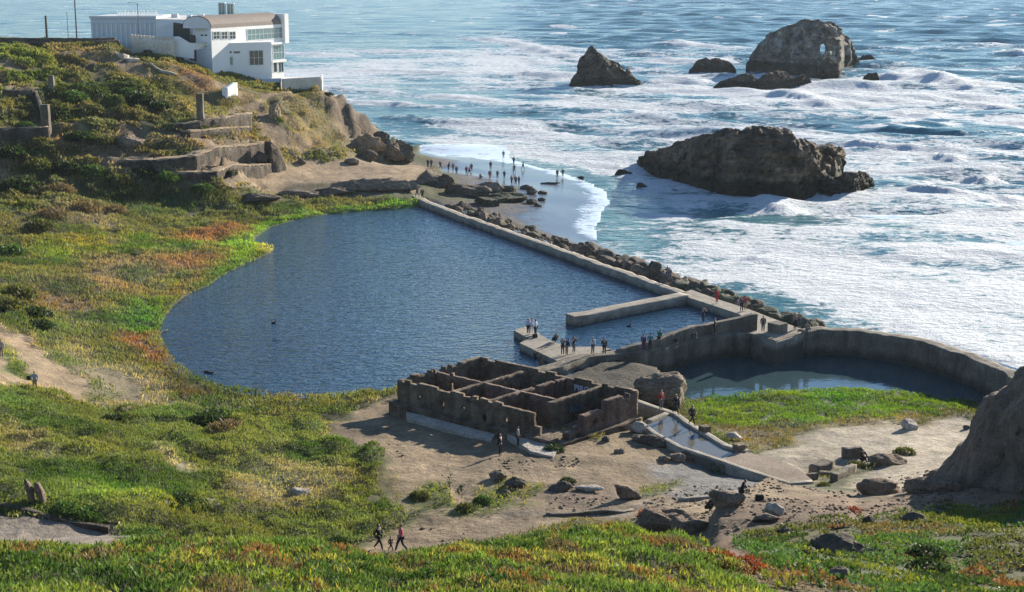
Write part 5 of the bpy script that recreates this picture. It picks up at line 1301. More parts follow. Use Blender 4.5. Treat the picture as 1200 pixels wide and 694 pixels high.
# ================================================================== boulders
M['dirt'] = stone('packed_dirt', (.15, .108, .072), (.215, .155, .103), (.28, .21, .145), .6, 2.5, .9, .25)
def rocks(lst):
    for r in lst: rock(*r[:7], **(r[-1] if isinstance(r[-1], dict) else {}))
rocks([
 ('boulder', 353, 583, (.85, .6, .5), 1, 'rock_pale', 'pale rounded boulder in the grass left of the dirt ground'),
 ('boulder', 247, 597, (.7, .5, .5), 2, 'rock_pale', 'split pale boulder in the grass above the foreground plants', 'rock', None, dict(tilt=.5)),
 ('boulder', 196, 592, (.35, .3, .25), 3, 'rock_pale', 'small pale stone beside a dark shrub on the left slope'),
 ('boulder', 582, 562, (.75, .55, .5), 4, 'rock_tan', 'tan boulder with a dark shadow on the dirt below the ruin'),
 ('boulder', 604, 570, (.8, .6, .5), 6, 'rock_dark', 'dark rough boulder right of the tan one below the ruin'),
 ('boulder', 592, 580, (.35, .3, .25), 7, 'rock_tan', 'small stone in a tuft of grass below two boulders'),
 ('boulder', 656, 575, (.9, .6, .4), 9, 'rock_dark', 'low dark boulder with a pale edge in the middle of the dirt', 'rock', None, dict(tilt=-.3)),
 ('boulder', 690, 575, (1.0, .5, .25), 10, 'rock_pale', 'flat pale slab of stone on the brownish dirt'),
 ('boulder', 735, 585, (1.1, .45, .5), 12, 'rock_tan', 'long tilted brown slab at the edge of the pale path', 'rock', None, dict(tilt=.5)),
 ('boulder', 1066, 503, (.75, .6, .7), 14, 'rock_pale', 'lone squarish boulder casting a shadow on the pale flat'),
 ('boulder', 1133, 503, (.35, .3, .25), 15, 'rock_dark', 'small dark stone at the foot of the big dark outcrop'),
 ('boulder', 968, 542, (.4, .35, .3), 16, 'rock_dark', 'small grey stone near the channel end'),
 ('boulder', 860, 515, (.9, .6, .4), 17, 'rock_pale', 'pale flat boulder in the grass beside the channel'),
 ('boulder', 806, 538, (.8, .6, .5), 18, 'rock_dark', 'grey boulder on the gravel just outside the channel wall'),
 ('boulder', 834, 551, (.7, .5, .35), 19, 'rock_green', 'mossy grey stone on the gravel under the channel wall'),
 ('boulder', 760, 520, (.9, .6, .5), 20, 'rock_dark', 'largest dark boulder of the pile left of the channel'),
 ('boulder', 770, 524, (.7, .55, .5), 22, 'rock_dark', 'dark boulder right against the channel wall'),
 ('boulder', 746, 507, (.7, .5, .6), 23, 'rock_pale', 'pale grey boulder by the right corner of the ruin'),
 ('boulder', 748, 515, (.55, .45, .35), 24, 'rock_tan', 'brown boulder in the pile left of the channel'),
 ('boulder', 727, 531, (.5, .4, .25), 25, 'rock_tan', 'low tan stone at the left end of the boulder pile'),
 ('boulder', 711, 517, (.4, .3, .25), 26, 'rock_dark', 'small dark stone under the right wall of the ruin'),
 ('boulder', 778, 541, (.6, .45, .3), 27, 'rock_tan', 'tan stone alone on the gravel below the boulder pile'),
 ('boulder', 792, 540, (.7, .5, .45), 28, 'rock_tan', 'brown boulder against the shaded side of the channel'),
 ('boulder', 851, 592, (1.2, .8, .65), 29, 'rock_tan', 'big pale tan boulder between two crouching people'),
 ('boulder', 907, 604, (.6, .4, .5), 30, 'rock_pale', 'pointed pale stone on the shaded side of the dirt mound'),
 ('boulder', 897, 610, (.8, .45, .3), 31, 'rock_tan', 'long low brown stone at the foot of the dirt mound'),
 ('boulder', 982, 649, (1.05, .8, .7), 32, 'rock_dark', 'largest dark boulder on the green slope at the lower right'),
 ('boulder', 998, 650, (.7, .5, .4), 33, 'rock_dark', 'dark stone leaning on the largest boulder of the green slope'),
 ('boulder', 961, 643, (.5, .4, .35), 34, 'rock_dark', 'round dark stone left of the largest boulder on the slope'),
 ('boulder', 943, 651, (.5, .4, .3), 35, 'rock_dark', 'flat dark stone low on the green slope'),
 ('boulder', 1070, 613, (.8, .55, .4), 36, 'rock_dark', 'dark boulder at the top edge of the green slope'),
 ('boulder', 1108, 588, (.5, .4, .4), 37, 'rock_tan', 'brown stone under the big dark outcrop on the slope'),
 ('boulder', 986, 619, (.35, .3, .25), 38, 'rock_dark', 'small dark stone on the stony dirt slope'),
 ('boulder', 916, 627, (.4, .3, .3), 39, 'rock_dark', 'dark stone near the pale patch of dirt'),
 ('boulder', 1020, 614, (.4, .3, .3), 40, 'rock_dark', 'dark stone on the upper stony slope'),
 ('boulder', 983, 678, (.45, .35, .3), 41, 'rock_tan', 'brown stone near the bottom of the green slope'),
 ('boulder', 1106, 671, (.3, .25, .2), 42, 'rock_pale', 'small pale stone among yellow green plants'),
 # hill and cliff foot
 ('boulder', 457, 184, (3.4, 2.6, 2.7), 50, 'rock_tan', 'large pale brown boulder at the foot of the cliff'),
 ('boulder', 447, 176, (2.3, 2.0, 2.4), 51, 'rock_dark', 'dark cleft boulder tucked under the cliff edge'),
 ('boulder', 471, 189, (2.3, 1.8, 2.9), 52, 'rock_dark', 'tall dark boulder at the cliff foot with a person beside it'),
 ('boulder', 430, 188, (2.2, 1.5, 1.3), 53, 'rock_dark', 'dark square rock against the cliff foot'),
 ('boulder', 438, 158, (1.6, 1.2, 1.0), 54, 'rock_dark', 'dark rock at the waterline under the cliff', 'rock', None, dict(z=.3)),
 ('boulder', 440, 152, (1.0, .8, .6), 55, 'rock_sea', 'small dark rock in the surf under the cliff', 'rock', None, dict(z=.1)),
 ('boulder', 412, 192, (1.6, 1.0, .7), 56, 'rock_tan', 'tan rock on the sand below the cliff'),
 ('boulder', 353, 192, (.9, .6, .6), 57, 'rock_dark', 'dark stone at the top of the sand flat'),
 ('boulder', 150, 172, (2.6, 1.8, 1.6), 58, 'rock_tan', 'broad brown rock above the longest terrace wall'),
 ('boulder', 302, 190, (2.0, 1.3, 1.2), 61, 'rock_dark', 'dark brown rock at the right end of the terraces'),
 ('cliff_crag', 432, 176, (2.8, 2.2, 2.2), 150, 'sandstone', 'jagged crag at the lower end of the bluff cliff', 'rock', None, dict(detail=3, rough=.5, sink=.38)),
 ('cliff_crag', 322, 136, (1.3, 1.2, 1.8), 154, 'sandstone', 'eroded sandy rib below the path to the white building', 'rock', None, dict(detail=3, rough=.5, sink=.45)),
 # beach outcrop
 ('rock_ledge', 425, 222, (6.0, 2.6, 1.1), 70, 'rock_tan', 'broad ledge of layered rock along the sand flat', 'rock', None, dict(detail=3)),
 ('rock_ledge', 455, 223, (5.5, 2.4, 1.3), 71, 'rock_tan', 'shaded ledge of rock right of the layered one', 'rock', None, dict(detail=3)),
 ('rock_ledge', 505, 214, (3.5, 2.6, 1.5), 72, 'rock_tan', 'rocky bluff with a sandy top above the beach people'),
 ('rock_ledge', 520, 220, (3.0, 2.2, 1.6), 73, 'rock_dark', 'dark overhanging rock at the end of the sandy bluff'),
 ('rock_ledge', 548, 229, (4.5, 2.4, 1.4), 74, 'rock_dark', 'dark flat outcrop of rock beside the sea wall'),
 ('rock_ledge', 572, 224, (3.2, 2.0, 1.1), 75, 'rock_tan', 'low tan outcrop in front of the people on the beach'),
 ('rock_ledge', 596, 236, (3.6, 2.2, 1.0), 76, 'rock_green', 'broad mossy outcrop at the edge of the wet sand'),
 ('rock_ledge', 574, 240, (3.2, 2.0, 1.0), 77, 'rock_green', 'mossy outcrop between the sea wall and the beach'),
 ('rock_ledge', 597, 225, (1.8, 1.3, .8), 78, 'rock_green', 'smaller mossy rock under the group on the beach'),
 ('boulder', 618, 222, (1.3, .9, .6), 79, 'rock_dark', 'dark boulder on wet sand at the tip of the outcrop'),
 ('boulder', 623, 227, (1.2, .9, .6), 80, 'rock_dark', 'dark boulder just nearer than the outcrop tip boulder'),
 ('boulder', 636, 227, (.9, .7, .4), 81, 'rock_dark', 'outermost small dark boulder on the wet sand'),
 ('boulder', 624, 239, (1.1, .8, .6), 82, 'rock_dark', 'dark boulder at the near corner of the mossy outcrop'),
 ('boulder', 630, 242, (.8, .6, .4), 83, 'rock_dark', 'small dark boulder at the near corner of the outcrop'),
 ('boulder', 634, 235, (.8, .6, .4), 84, 'rock_dark', 'small dark boulder right of the mossy outcrop'),
 ('rock_ledge', 300, 236, (4.0, 1.8, .8), 85, 'rock_dark', 'dark low ledge at the left end of the sand flat'),
 ('rock_ledge', 345, 231, (4.5, 1.6, .8), 86, 'rock_tan', 'low layered ledge between sand flat and reeds'),
 ('rock_ledge', 388, 229, (4.2, 1.6, .9), 87, 'rock_dark', 'low dark ledge right of the layered ledge by the reeds'),
])
# standing split slab on the left bank
p = hit(42, 589)
sp = empty('split_rock', p, .1); tag(sp, 'upright split slab of tan rock leaning in the grass on the left bank', 'rock')
for i, (dx, tl, hh) in enumerate(((-.28, -.35, 1.5), (.28, -.30, 1.35))):
    V, Fs = rock_mesh(400 + i, (.26, .45, hh * .62), 3, 10, .15, 2.5); V = V @ np.array(Matrix.Rotation(tl, 3, 'Y')).T; V[:, 0] += dx; V[:, 2] += hh * .42
    mesh_np('slab', V, Fs, M['rock_tan'], sp)
# mounds and outcrops
rock('rubble_mound', 776, 474, (2.7, 2.2, 1.9), 90, 'rock_tan', 'round mound of rubble at the left rim of the basin', 'mound', sub=5, sink=.18, cuts=4, rough=.22, detail=2.0)
rock('rubble_mound', 1098, 577, (2.0, 1.0, .75), 91, 'dirt', 'long low mound of lit rubble at the foot of the big outcrop', 'mound', sub=5, sink=.3, cuts=2, rough=.35)
rock('rubble_mound', 1028, 579, (1.4, .8, .75), 92, 'dirt', 'low mound of earth with a shadowed face on the pale flat', 'mound', sub=4, sink=.28, cuts=5)
rock('earth_bank', 1040, 544, (1.4, .9, .6), 93, 'dirt', 'low bank of earth with weeds behind the seated person', 'mound', sub=4, sink=.3, cuts=4)
rock('rock_outcrop', 775, 622, (2.1, 1.0, .95), 94, 'dirt', 'crumbling brown outcrop hung with red plants above the path', 'outcrop', sub=5, sink=.3, cuts=8, rough=.4)
rock('rock_outcrop', 808, 624, (1.0, .8, .9), 95, 'dirt', 'smaller bare brown outcrop right of the one with red plants', 'outcrop', sub=4, sink=.3, cuts=8, rough=.4)
# big dark outcrop at the right edge: an outline given its own depth
def outcrop(name, sil, base, thick, mat, lb, seed):
    n = 190; m = 80; xs = np.linspace(sil[0][0], sil[-1][0], n)
    top = np.interp(xs, [q[0] for q in sil], [q[1] for q in sil]); bas = np.interp(xs, [q[0] for q in base], [q[1] for q in base])
    rows = []; hmx = 0
    for i, (x, t_, b_) in enumerate(zip(xs, top, bas)):
        g = hit(x, b_); th = np.linspace(0, math.pi, m); T = thick * max(.25, 1 - ((i / (n - 1)) - .5) ** 2 * 2.6)
        yc = g[1] + T * .5; zc = aty(x, t_, yc)[2]; yy = g[1] + T * (1 - np.cos(th)) * .5
        zz = g[2] - 1.5 + max(.2, zc - g[2] + 1.5) * np.where(th < math.pi / 2, np.sin(th) ** .55, np.sin(th) ** .75)
        rows.append(np.column_stack([g[0] * yy / g[1], yy, zz]))
    V = np.array(rows).reshape(-1, 3)
    dv = np.stack([fbm3(V * .42 + 9 * q + seed, 6, seed + q, .58) for q in range(3)], 1) * 1.0
    cr = 1 - 2 * np.abs(fbm3(V * .30 + 4, 5, seed + 21, .6)); V = V + dv * np.array([.8, 1.3, .7]); V[:, 1] -= cr * .8; V += .22 * np.stack([1 - 2 * np.abs(fbm3(V * .9 + 3 * q, 4, seed + 25 + q, .6)) for q in range(3)], 1)
    Fs = [(i * m + q, (i + 1) * m + q, (i + 1) * m + q + 1, i * m + q + 1) for i in range(n - 1) for q in range(m - 1)]
    o = mesh_np(name, V, Fs, M[mat]); bm = bmesh.new(); bm.from_mesh(o.data); bmesh.ops.recalc_face_normals(bm, faces=bm.faces); bm.to_mesh(o.data); bm.free()
    tag(o, lb, 'outcrop'); return o
outcrop('rock_outcrop', [(1080,570),(1094,558),(1106,546),(1117,534),(1126,516),(1136,488),(1146,466),(1160,458),(1170,452),(1185,438),(1200,426),(1240,410),(1290,400),(1340,420),(1420,470),(1500,560),(1560,640)], [(1080,568),(1110,570),(1150,572),(1200,580),(1380,600),(1560,640)], 13, 'dark_earth', 'big steep dark outcrop of earth and rock filling the right edge', 7)

# riprap along the sea wall: the boulders are copies of eight shapes
RM = []
for i in range(9):
    V, Fs = rock_mesh(600 + i, (1.0, .78, .7), 3, 11, .2, 2.0); me = mesh_np('riprap_boulder', V, Fs, M['rock_dark' if i % 3 else 'rock_tan']); RM.append(me.data); bpy.data.objects.remove(me)
RMG = []
for i in range(4):
    V, Fs = rock_mesh(620 + i, (1.0, .78, .7), 3, 11, .2, 2.0); me = mesh_np('riprap_boulder', V, Fs, M['rock_green']); RMG.append(me.data); bpy.data.objects.remove(me)
SWL = sub_path([p[:2] for p in pz([(500,236.5),(540,251.5),(600,272.5),(650,290),(700,308),(750,325.5),(800,343),(842,351),(878,362.5),(905,373),(938,385),(965,388)], 2.9)], .25)
TT = np.gradient(SWL, axis=0); TT /= np.linalg.norm(TT, axis=1)[:, None]
rr = random.Random(5); cnt = 0
while cnt < 285:
    i = rr.randrange(len(SWL)); f = i / len(SWL); d = 1.5 + 7.0 * rr.random() ** 1.1 * (1 if f < .75 else .75)
    n = np.array([-TT[i][1], TT[i][0]]); n = n if n[0] > 0 else -n
    p = SWL[i] + n * d; s = .65 + .65 * rr.random() ** 2 + (.55 if rr.random() < .10 and f > .3 else 0) + .5 * (f > .42)
    z = gz(p[0], p[1]); z = max(z, -.2)
    green = (f > .72 and d < 5.5 and rr.random() < .65) or rr.random() < .10
    o = bpy.data.objects.new('riprap_boulder', rr.choice(RMG if green else RM)); COL.objects.link(o)
    o.location = (p[0], p[1], z + s * .22); o.rotation_euler = (rr.uniform(-.5, .5), rr.uniform(-.5, .5), rr.uniform(0, 6.28)); o.scale = (s * rr.uniform(.8, 1.25), s, s * rr.uniform(.75, 1.2))
    tag(o, 'one of the mossy green boulders heaped along the sea wall' if green else 'one of the brown boulders heaped along the sea wall', 'boulder', 'mossy boulders along the sea wall' if green else 'brown boulders along the sea wall'); cnt += 1
# ================================================================== people in the place
def P_z(px, py, z): return atz(px, py, z)
K_ = (.012, .012, .014); NAVY = (.02, .03, .06); GREY = (.16, .16, .17); BLUE = (.06, .11, .22); WHITE = (.75, .76, .8); RED = (.5, .03, .035); PINK = (.62, .10, .13); PURP = (.13, .03, .12); TEAL = (.02, .20, .26); GREEN = (.04, .14, .07); TAN = (.30, .22, .15); DEN = (.04, .06, .11)
HB = (.025, .016, .012); HK = (.01, .009, .008); HG = (.35, .33, .31); BLOND = (.28, .18, .08)
def at_beach(px, py):
    q = hit(px, py); return (q[0], q[1], q[2])
G1 = 'people walking on the beach'
BP = [
 (484,190,'stand',K_,K_,HK,'person in black standing beside the tall dark boulder at the cliff foot',1.0),
 (501.5,196.5,'stand',NAVY,K_,HK,'left one of two dark figures at the top edge of the beach',0.6),
 (505.5,197,'stand',K_,DEN,HB,'right one of two dark figures at the top edge of the beach',-.5),
 (516,198.5,'walk',NAVY,K_,HK,'dark walker between the two figures and the one in blue',1.2),
 (525.5,200,'lean',BLUE,K_,HB,'person in a blue jacket leaning forward on the beach',2.2),
 (531,201,'stand',TAN,GREY,HB,'slim person in tan next to the one in the blue jacket',-.3),
 (535,205,'stand',K_,DEN,HK,'person in dark clothes nearer than the one in tan',.2),
 (546.6,205,'stand',RED,DEN,HB,'person in a red top in the middle of a beach group',.4),
 (550,205.5,'walk',PINK,K_,BLOND,'person in pink walking next to the one in a red top',-1.0),
 (552.5,201.5,'stand',GREY,K_,HK,'grey clad person behind the pink and red pair',.3),
 (590,186,'stand',GREY,GREY,HB,'lone grey figure standing farthest out by the surf',3.1),
 (602,193.5,'stand',NAVY,DEN,HB,'person in navy near the water left of a dark walker',.6),
 (602.8,203,'walk',TAN,GREY,BLOND,'pale person on the wet sand between two groups',-.4),
 (613,199,'walk',K_,K_,HK,'dark walker nearest the surf on the right',-1.3),
 (575,199,'stand',K_,K_,HK,'dark person standing behind one in red leggings',.3),
 (574,210,'stand',NAVY,RED,HB,'person in navy with red leggings on the wet sand',.1),
 (583,210,'stand',GREY,DEN,HB,'slim grey person right of the red leggings',-.2),
 (591,210.5,'stand',K_,GREY,HK,'dark person left of the group of three',.5),
 (599.5,216,'stand',PURP,K_,HK,'person in purple at the left of the group of three',.9),
 (604.4,217,'stand',K_,K_,HB,'person in black in the middle of the group of three',0),
 (608.2,217,'stand',GREY,DEN,HK,'person in grey at the right of the group of three',-.9),
 (563,209,'sit',TAN,DEN,HB,'person sitting on the sand at the edge of the outcrop',.5),
 (653,209,'stand',NAVY,K_,HK,'left one of two people alone on the open wet sand',.4),
 (659.5,208,'stand',K_,K_,HB,'right one of two people alone on the open wet sand',-.4),
 (584,231,'stand',GREY,K_,HB,'grey person standing on the dark outcrop of rock',.2),
 (585,256,'sit',TAN,GREY,HG,'pale figure sitting among the boulders by the sea wall',.2),
]
for px, py, pose, j_, t_, h_, lb, hd in BP:
    person(at_beach(px, py), hd, pose, j_, t_, h_, lb, G1 if py < 218 else None, 1.0)
WP = [
 # sea wall and walkway
 (495,233,2.95,'stand',K_,K_,HK,'person in black at the far end of the sea wall',.2),(489,231,2.95,'walk',NAVY,DEN,HB,'walker arriving at the far end of the sea wall',-.8),(479,228,3.3,'stand',GREY,K_,HB,'grey person on the sand before the far end of the sea wall',.4),
 (785,330,2.95,'walk',GREY,GREY,HG,'pale grey walker half way along the sea wall',-.7),(782,328,2.95,'walk',TAN,DEN,HB,'tan clad walker beside the pale grey one on the sea wall',-.7),
 (840,355,2.9,'stand',RED,RED,HK,'person dressed all in red on the walkway',.6),(869,365,2.9,'stand',PURP,K_,HK,'person in dark purple where the two walls meet',.2),(873.5,363.5,2.9,'stand',RED,TAN,HB,'person in a dark red top behind the purple one',-.4),
 (894,389,2.95,'stand',K_,NAVY,HK,'person in navy standing alone before the concrete block',.1),(931.5,386,2.95,'stand',TAN,K_,HB,'person in brown at the near end of the walkway',.5),(936,384,2.95,'stand',GREY,DEN,HK,'person in grey just behind the one in brown',-.3),(946,388,2.95,'sit',TAN,GREY,HB,'low figure sitting at the start of the round wall',.2),
 (824,379.6,UWz[5] + .05,'photo',NAVY,DEN,BLOND,'person on top of the tall ragged wall holding a camera up',2.2),(837.5,391.5,2.95,'stand',K_,K_,HK,'person in black on the path beside the tall ragged wall',1.4),
 (813,395,2.95,'sit',TAN,GREY,HB,'small figure sitting against the tall ragged wall',.2),(790,401.5,2.95,'sit',GREY,K_,HK,'dark figure sitting at the foot of the tall wall',.2),
 # pier
 (619,392,2.75,'stand',(.58,.60,.78),K_,HK,'person in a lavender shirt and black trousers on the pier end',2.6),(623.3,391.2,2.75,'stand',WHITE,WHITE,HK,'person all in white in the middle of three on the pier end',3.0),(627.6,393.6,2.75,'stand',WHITE,K_,HK,'person in a white shirt at the right of three on the pier end',-2.2),
 (650,401.5,2.7,'crouch',K_,K_,HK,'person in black crouching at the edge of the pier',1.3),(659.3,416,2.62,'photo',K_,K_,HK,'taller of two black clad people in the middle of the pier',2.8),(664,416.4,2.62,'lean',NAVY,TAN,HB,'person with bare tan legs beside the tall black clad one',2.2),(672.5,414,2.62,'photo',K_,GREY,HK,'person in black looking through a camera on the pier',2.4),
 (694.5,415,2.95,'stand',(.6,.66,.72),GREY,HK,'slim person in pale blue where the pier meets the wall',.5),(708,416,2.95,'stand',K_,K_,HB,'person in black with a white collar at the start of the wall path',.2),
 # wall path
 (754,411.5,2.95,'stand',PURP,PURP,HK,'person in purple at the left of three on the wall path',2.5),(762,410.3,2.95,'stand',TEAL,NAVY,HK,'person in turquoise in the middle of three on the wall path',2.9),(772,405.5,2.95,'lean',GREEN,K_,HB,'person in green leaning on the wall right of the turquoise one',2.6),
 # channel
 (774.5,480.5,4.32,'stand',RED,GREY,HB,'person in a red jacket on the channel wall by the rubble mound',.7),(792,485.5,4.32,'walk',K_,NAVY,HG,'grey haired person in dark clothes walking on the channel wall',.9),(811,498.5,4.32,'walk',K_,K_,HG,'person in black with a white hat walking along the channel',.9),
]
for px, py, z, pose, j_, t_, h_, lb, hd in WP: person(atz(px, py, z), hd, pose, j_, t_, h_, lb)
TP = [
 (586,534,'stand',K_,K_,HB,'person in black standing in the shade of the ruin',1.2,1.0),(607,524,'stand',(.32,.31,.30),K_,HB,'person in a grey top walking close to the ruin wall',1.4,1.0),
 (444,645,'walk',K_,K_,HK,'person in black striding along the path at the left of three',1.2,1.0),(470,647,'walk',PINK,NAVY,HB,'person in a long pink coat walking behind a child',-1.2,1.05),(458,646,'walk',K_,K_,BLOND,'small child in black walking between two adults',1.2,.58),
 (41.5,459,'walk',(.36,.38,.44),TAN,HB,'person in a pale jacket on the left trail carrying a black bag',.3,1.0),(2,420,'stand',(.4,.4,.42),TAN,HB,'person in grey at the left end of the trail',.2,1.0),
 (1011,540,'sit',K_,K_,HK,'person in black sitting on the low brown ruined wall',.5,1.0),(868,591,'lean',K_,K_,HK,'person in black bending over the big tan boulder',1.4,.9),(831,600,'crouch',K_,K_,HK,'person in black crouching left of the big tan boulder',1.2,1.0),
]
for px, py, pose, j_, t_, h_, lb, hd, sc_ in TP: person(atz(px, py, 5.15) if py > 640 else hit(px, py), hd, pose, j_, t_, h_, lb, None, sc_)
# things they carry or put down
def bag(p, s, c, lb, name='bag'):
    mb = MB(); mb.box(-.22 * s, .22 * s, -.12 * s, .12 * s, 0, .34 * s); o = mb.build(name, clothc(c)); b = o.modifiers.new('b', 'BEVEL'); b.width = .06 * s; b.segments = 3
    h = MB(); h.tube([(-.1 * s, 0, .32 * s), (-.08 * s, 0, .46 * s), (.08 * s, 0, .46 * s), (.1 * s, 0, .32 * s)], .014, 6); h.build('handle', clothc(c), o)
    o.location = p; tag(o, lb, 'bag'); return o
q = atz(627, 396, 2.74); bag(q, 1.2, K_, 'black bag lying at the feet of the three on the pier end')
q = hit(35, 452); bag((q[0], q[1], q[2] + .45), 1.0, K_, 'black bag carried by the person on the left trail')
q = hit(890, 587); bag(q, 1.1, K_, 'black bag left at the end of the straight pale kerb')
def duck(px, py, lb):
    q = atz(px, py, 2.0); V, Fs = ico(2); o = mesh_np('duck', V * np.array([.26, .13, .11]) + np.array([0, 0, .06]), Fs, clothc((.03, .025, .02)), smooth=True)
    h = mesh_np('head', V * np.array([.07, .055, .06]) + np.array([.24, 0, .22]), Fs, clothc((.02, .03, .02)), o, smooth=True); b = MB(); b.tube([(.29, 0, .21), (.36, 0, .20)], [.025, .012], 5); b.build('beak', clothc((.25, .16, .03)), o)
    n_ = MB(); n_.tube([(.17, 0, .1), (.22, 0, .2)], [.06, .045], 7); n_.build('neck', clothc((.02, .03, .02)), o)
    o.location = q; o.rotation_euler = (0, 0, .4); o.scale = (1.1,) * 3; tag(o, lb, 'duck')
duck(320.7, 379, 'dark duck alone in the middle of the lagoon'); duck(737, 382.5, 'dark duck swimming between the two jetty walls')
def drift(px, py, L, r, rz, lb, z=None):
    q = hit(px, py) if z is None else atz(px, py, z); mb = MB(); mb.tube([(-L, 0, 0), (-L * .3, .1 * L, .03), (L * .4, -.05 * L, .02), (L, .08 * L, .05)], [r * .7, r, r * .9, r * .4], 7); o = mb.build('driftwood', M['wood']); o.location = (q[0], q[1], q[2] + r * .5); o.rotation_euler = (0, 0, rz); tag(o, lb, 'driftwood')
drift(245, 437, .6, .10, -.5, 'dark floating log near the left shore of the lagoon', 2.0); drift(645, 216, 1.8, .22, .1, 'dark log washed up on the wet sand near two people'); drift(192, 389, .8, .08, 1.2, 'thin pale stick at the left rim of the lagoon', 2.03)
# ================================================================== plants
def area_pts(n, y0, y1, u0=-.42, u1=.42, seed=0):
    r = np.random.default_rng(seed); y = np.sqrt(r.uniform(y0 * y0, y1 * y1, n)); x = r.uniform(u0, u1, n) * y; return x, y
def sampc(A, x, y): return np.stack([samp(A[..., k], x, y) for k in range(3)], -1)
def leaves(name, P, L, Wd, spread, col, label, parent=None, up=1.0, seed=0, kind='stuff', cat=None, curl=.25, mat='leaf', group=None):
    """one mesh of many single leaves or blades"""
    r = np.random.default_rng(seed); n = len(P)
    a = r.uniform(0, 2 * math.pi, n); ti = np.abs(r.normal(0, spread, n)); ti = np.clip(ti, 0, 1.45)
    d = np.stack([np.sin(ti) * np.cos(a), np.sin(ti) * np.sin(a), np.cos(ti) * up], -1)
    b = r.uniform(0, 2 * math.pi, n); s = np.stack([np.cos(b), np.sin(b), np.zeros(n)], -1)
    s = s - d * (s * d).sum(-1, keepdims=True); s /= np.linalg.norm(s, axis=1, keepdims=True) + 1e-9
    L = np.asarray(L).reshape(-1, 1); Wd = np.asarray(Wd).reshape(-1, 1)
    out = np.stack([np.cos(a), np.sin(a), np.zeros(n)], -1)
    v0 = P - d * L * .06; v3 = P + d * L + out * L * curl * r.uniform(0, 1, (n, 1)); mid = P + d * L * .5
    V = np.stack([v0, mid - s * Wd * .5, v3, mid + s * Wd * .5], 1).reshape(-1, 3)
    Fs = np.arange(4 * n).reshape(n, 4); C = np.repeat(np.clip(col, .005, .9), 4, axis=0)
    o = mesh_np(name, V, Fs, M[mat], parent, col=C)
    if kind: o['kind'] = kind
    if label: o['label'] = label
    return o
def vary(c, seed, v=.18, hue=.06):
    r = np.random.default_rng(seed); n = len(c); k = np.exp(r.normal(0, v, (n, 1))); h = r.normal(0, hue, (n, 1)); return c * k * (1 + h * np.array([1.0, 0.0, -.4]))
def pick(x, y, seed, table, sx=.3):
    """colour patches: list of (colour, threshold noise weight)"""
    w_ = np.stack([fbm2(x * sx + 31 * i, y * sx - 17 * i, 3, seed + i * 7) + b for i, (c, b) in enumerate(table)], -1)
    w_ += np.random.default_rng(seed).normal(0, .07, w_.shape); k = np.argmax(w_, -1); return np.array([c for c, b in table])[k]

# succulent carpet on the near slope
x, y = area_pts(420000, 20, 66, -.52, .52, 1)
keep = (poly_sd(REGW[0], x, y) < .4) & (samp(VEG, x, y) > .35)
x, y = x[keep], y[keep]
hum = fbm2(x * 1.1, y * 1.1, 3, 7)
keep = (hum > -.25) | (np.random.default_rng(2).random(len(x)) < .25); x, y, hum = x[keep], y[keep], hum[keep]
z = samp(H, x, y) + np.random.default_rng(3).uniform(-.02, .10, len(x)) + .30 * sstep(-.3, .6, hum)
c = pick(x, y, 11, [((.15, .20, .045), .14), ((.095, .155, .038), .14), ((.22, .225, .06), .02), ((.22, .13, .055), -.16), ((.17, .08, .05), -.24), ((.05, .095, .024), .06), ((.13, .10, .06), -.08)], .55)
r_ = np.random.default_rng(4)
leaves('ice_plant', np.stack([x, y, z], -1), r_.uniform(.12, .28, len(x)), r_.uniform(.034, .064, len(x)), .5, vary(c * 1.12, 5, .32, .08), 'carpet of fleshy yellow green and reddish succulents on the near slope', seed=6)
# lower right slope
x, y = area_pts(190000, 48, 104, .05, .55, 21)
keep = ((poly_sd(REGW[-4], x, y) < 1.0)) & (samp(VEG, x, y) > .35) & (fbm2(x * .6, y * .45, 3, 27) > -.20)
x, y = x[keep], y[keep]; hum = fbm2(x * .8, y * .7, 3, 28)
z = samp(H, x, y) + np.random.default_rng(23).uniform(-.02, .10, len(x)) + .28 * sstep(-.1, .5, hum)
c = pick(x, y, 31, [((.075, .15, .045), .10), ((.16, .19, .035), .06), ((.045, .085, .025), .06), ((.10, .115, .04), .10), ((.20, .10, .05), -.12), ((.18, .15, .08), -.05)], .22)
r_ = np.random.default_rng(24)
leaves('slope_plants', np.stack([x, y, z], -1), r_.uniform(.10, .24, len(x)), r_.uniform(.06, .12, len(x)), .75, vary(c, 25), 'low green and yellow plants covering the stony slope at the lower right', seed=26)
CHAN = pz([(742,486),(779,478),(806,493),(850,519),(885,526),(910,538),(955,563),(925,569),(855,546),(797,527),(765,510)], 4.3)
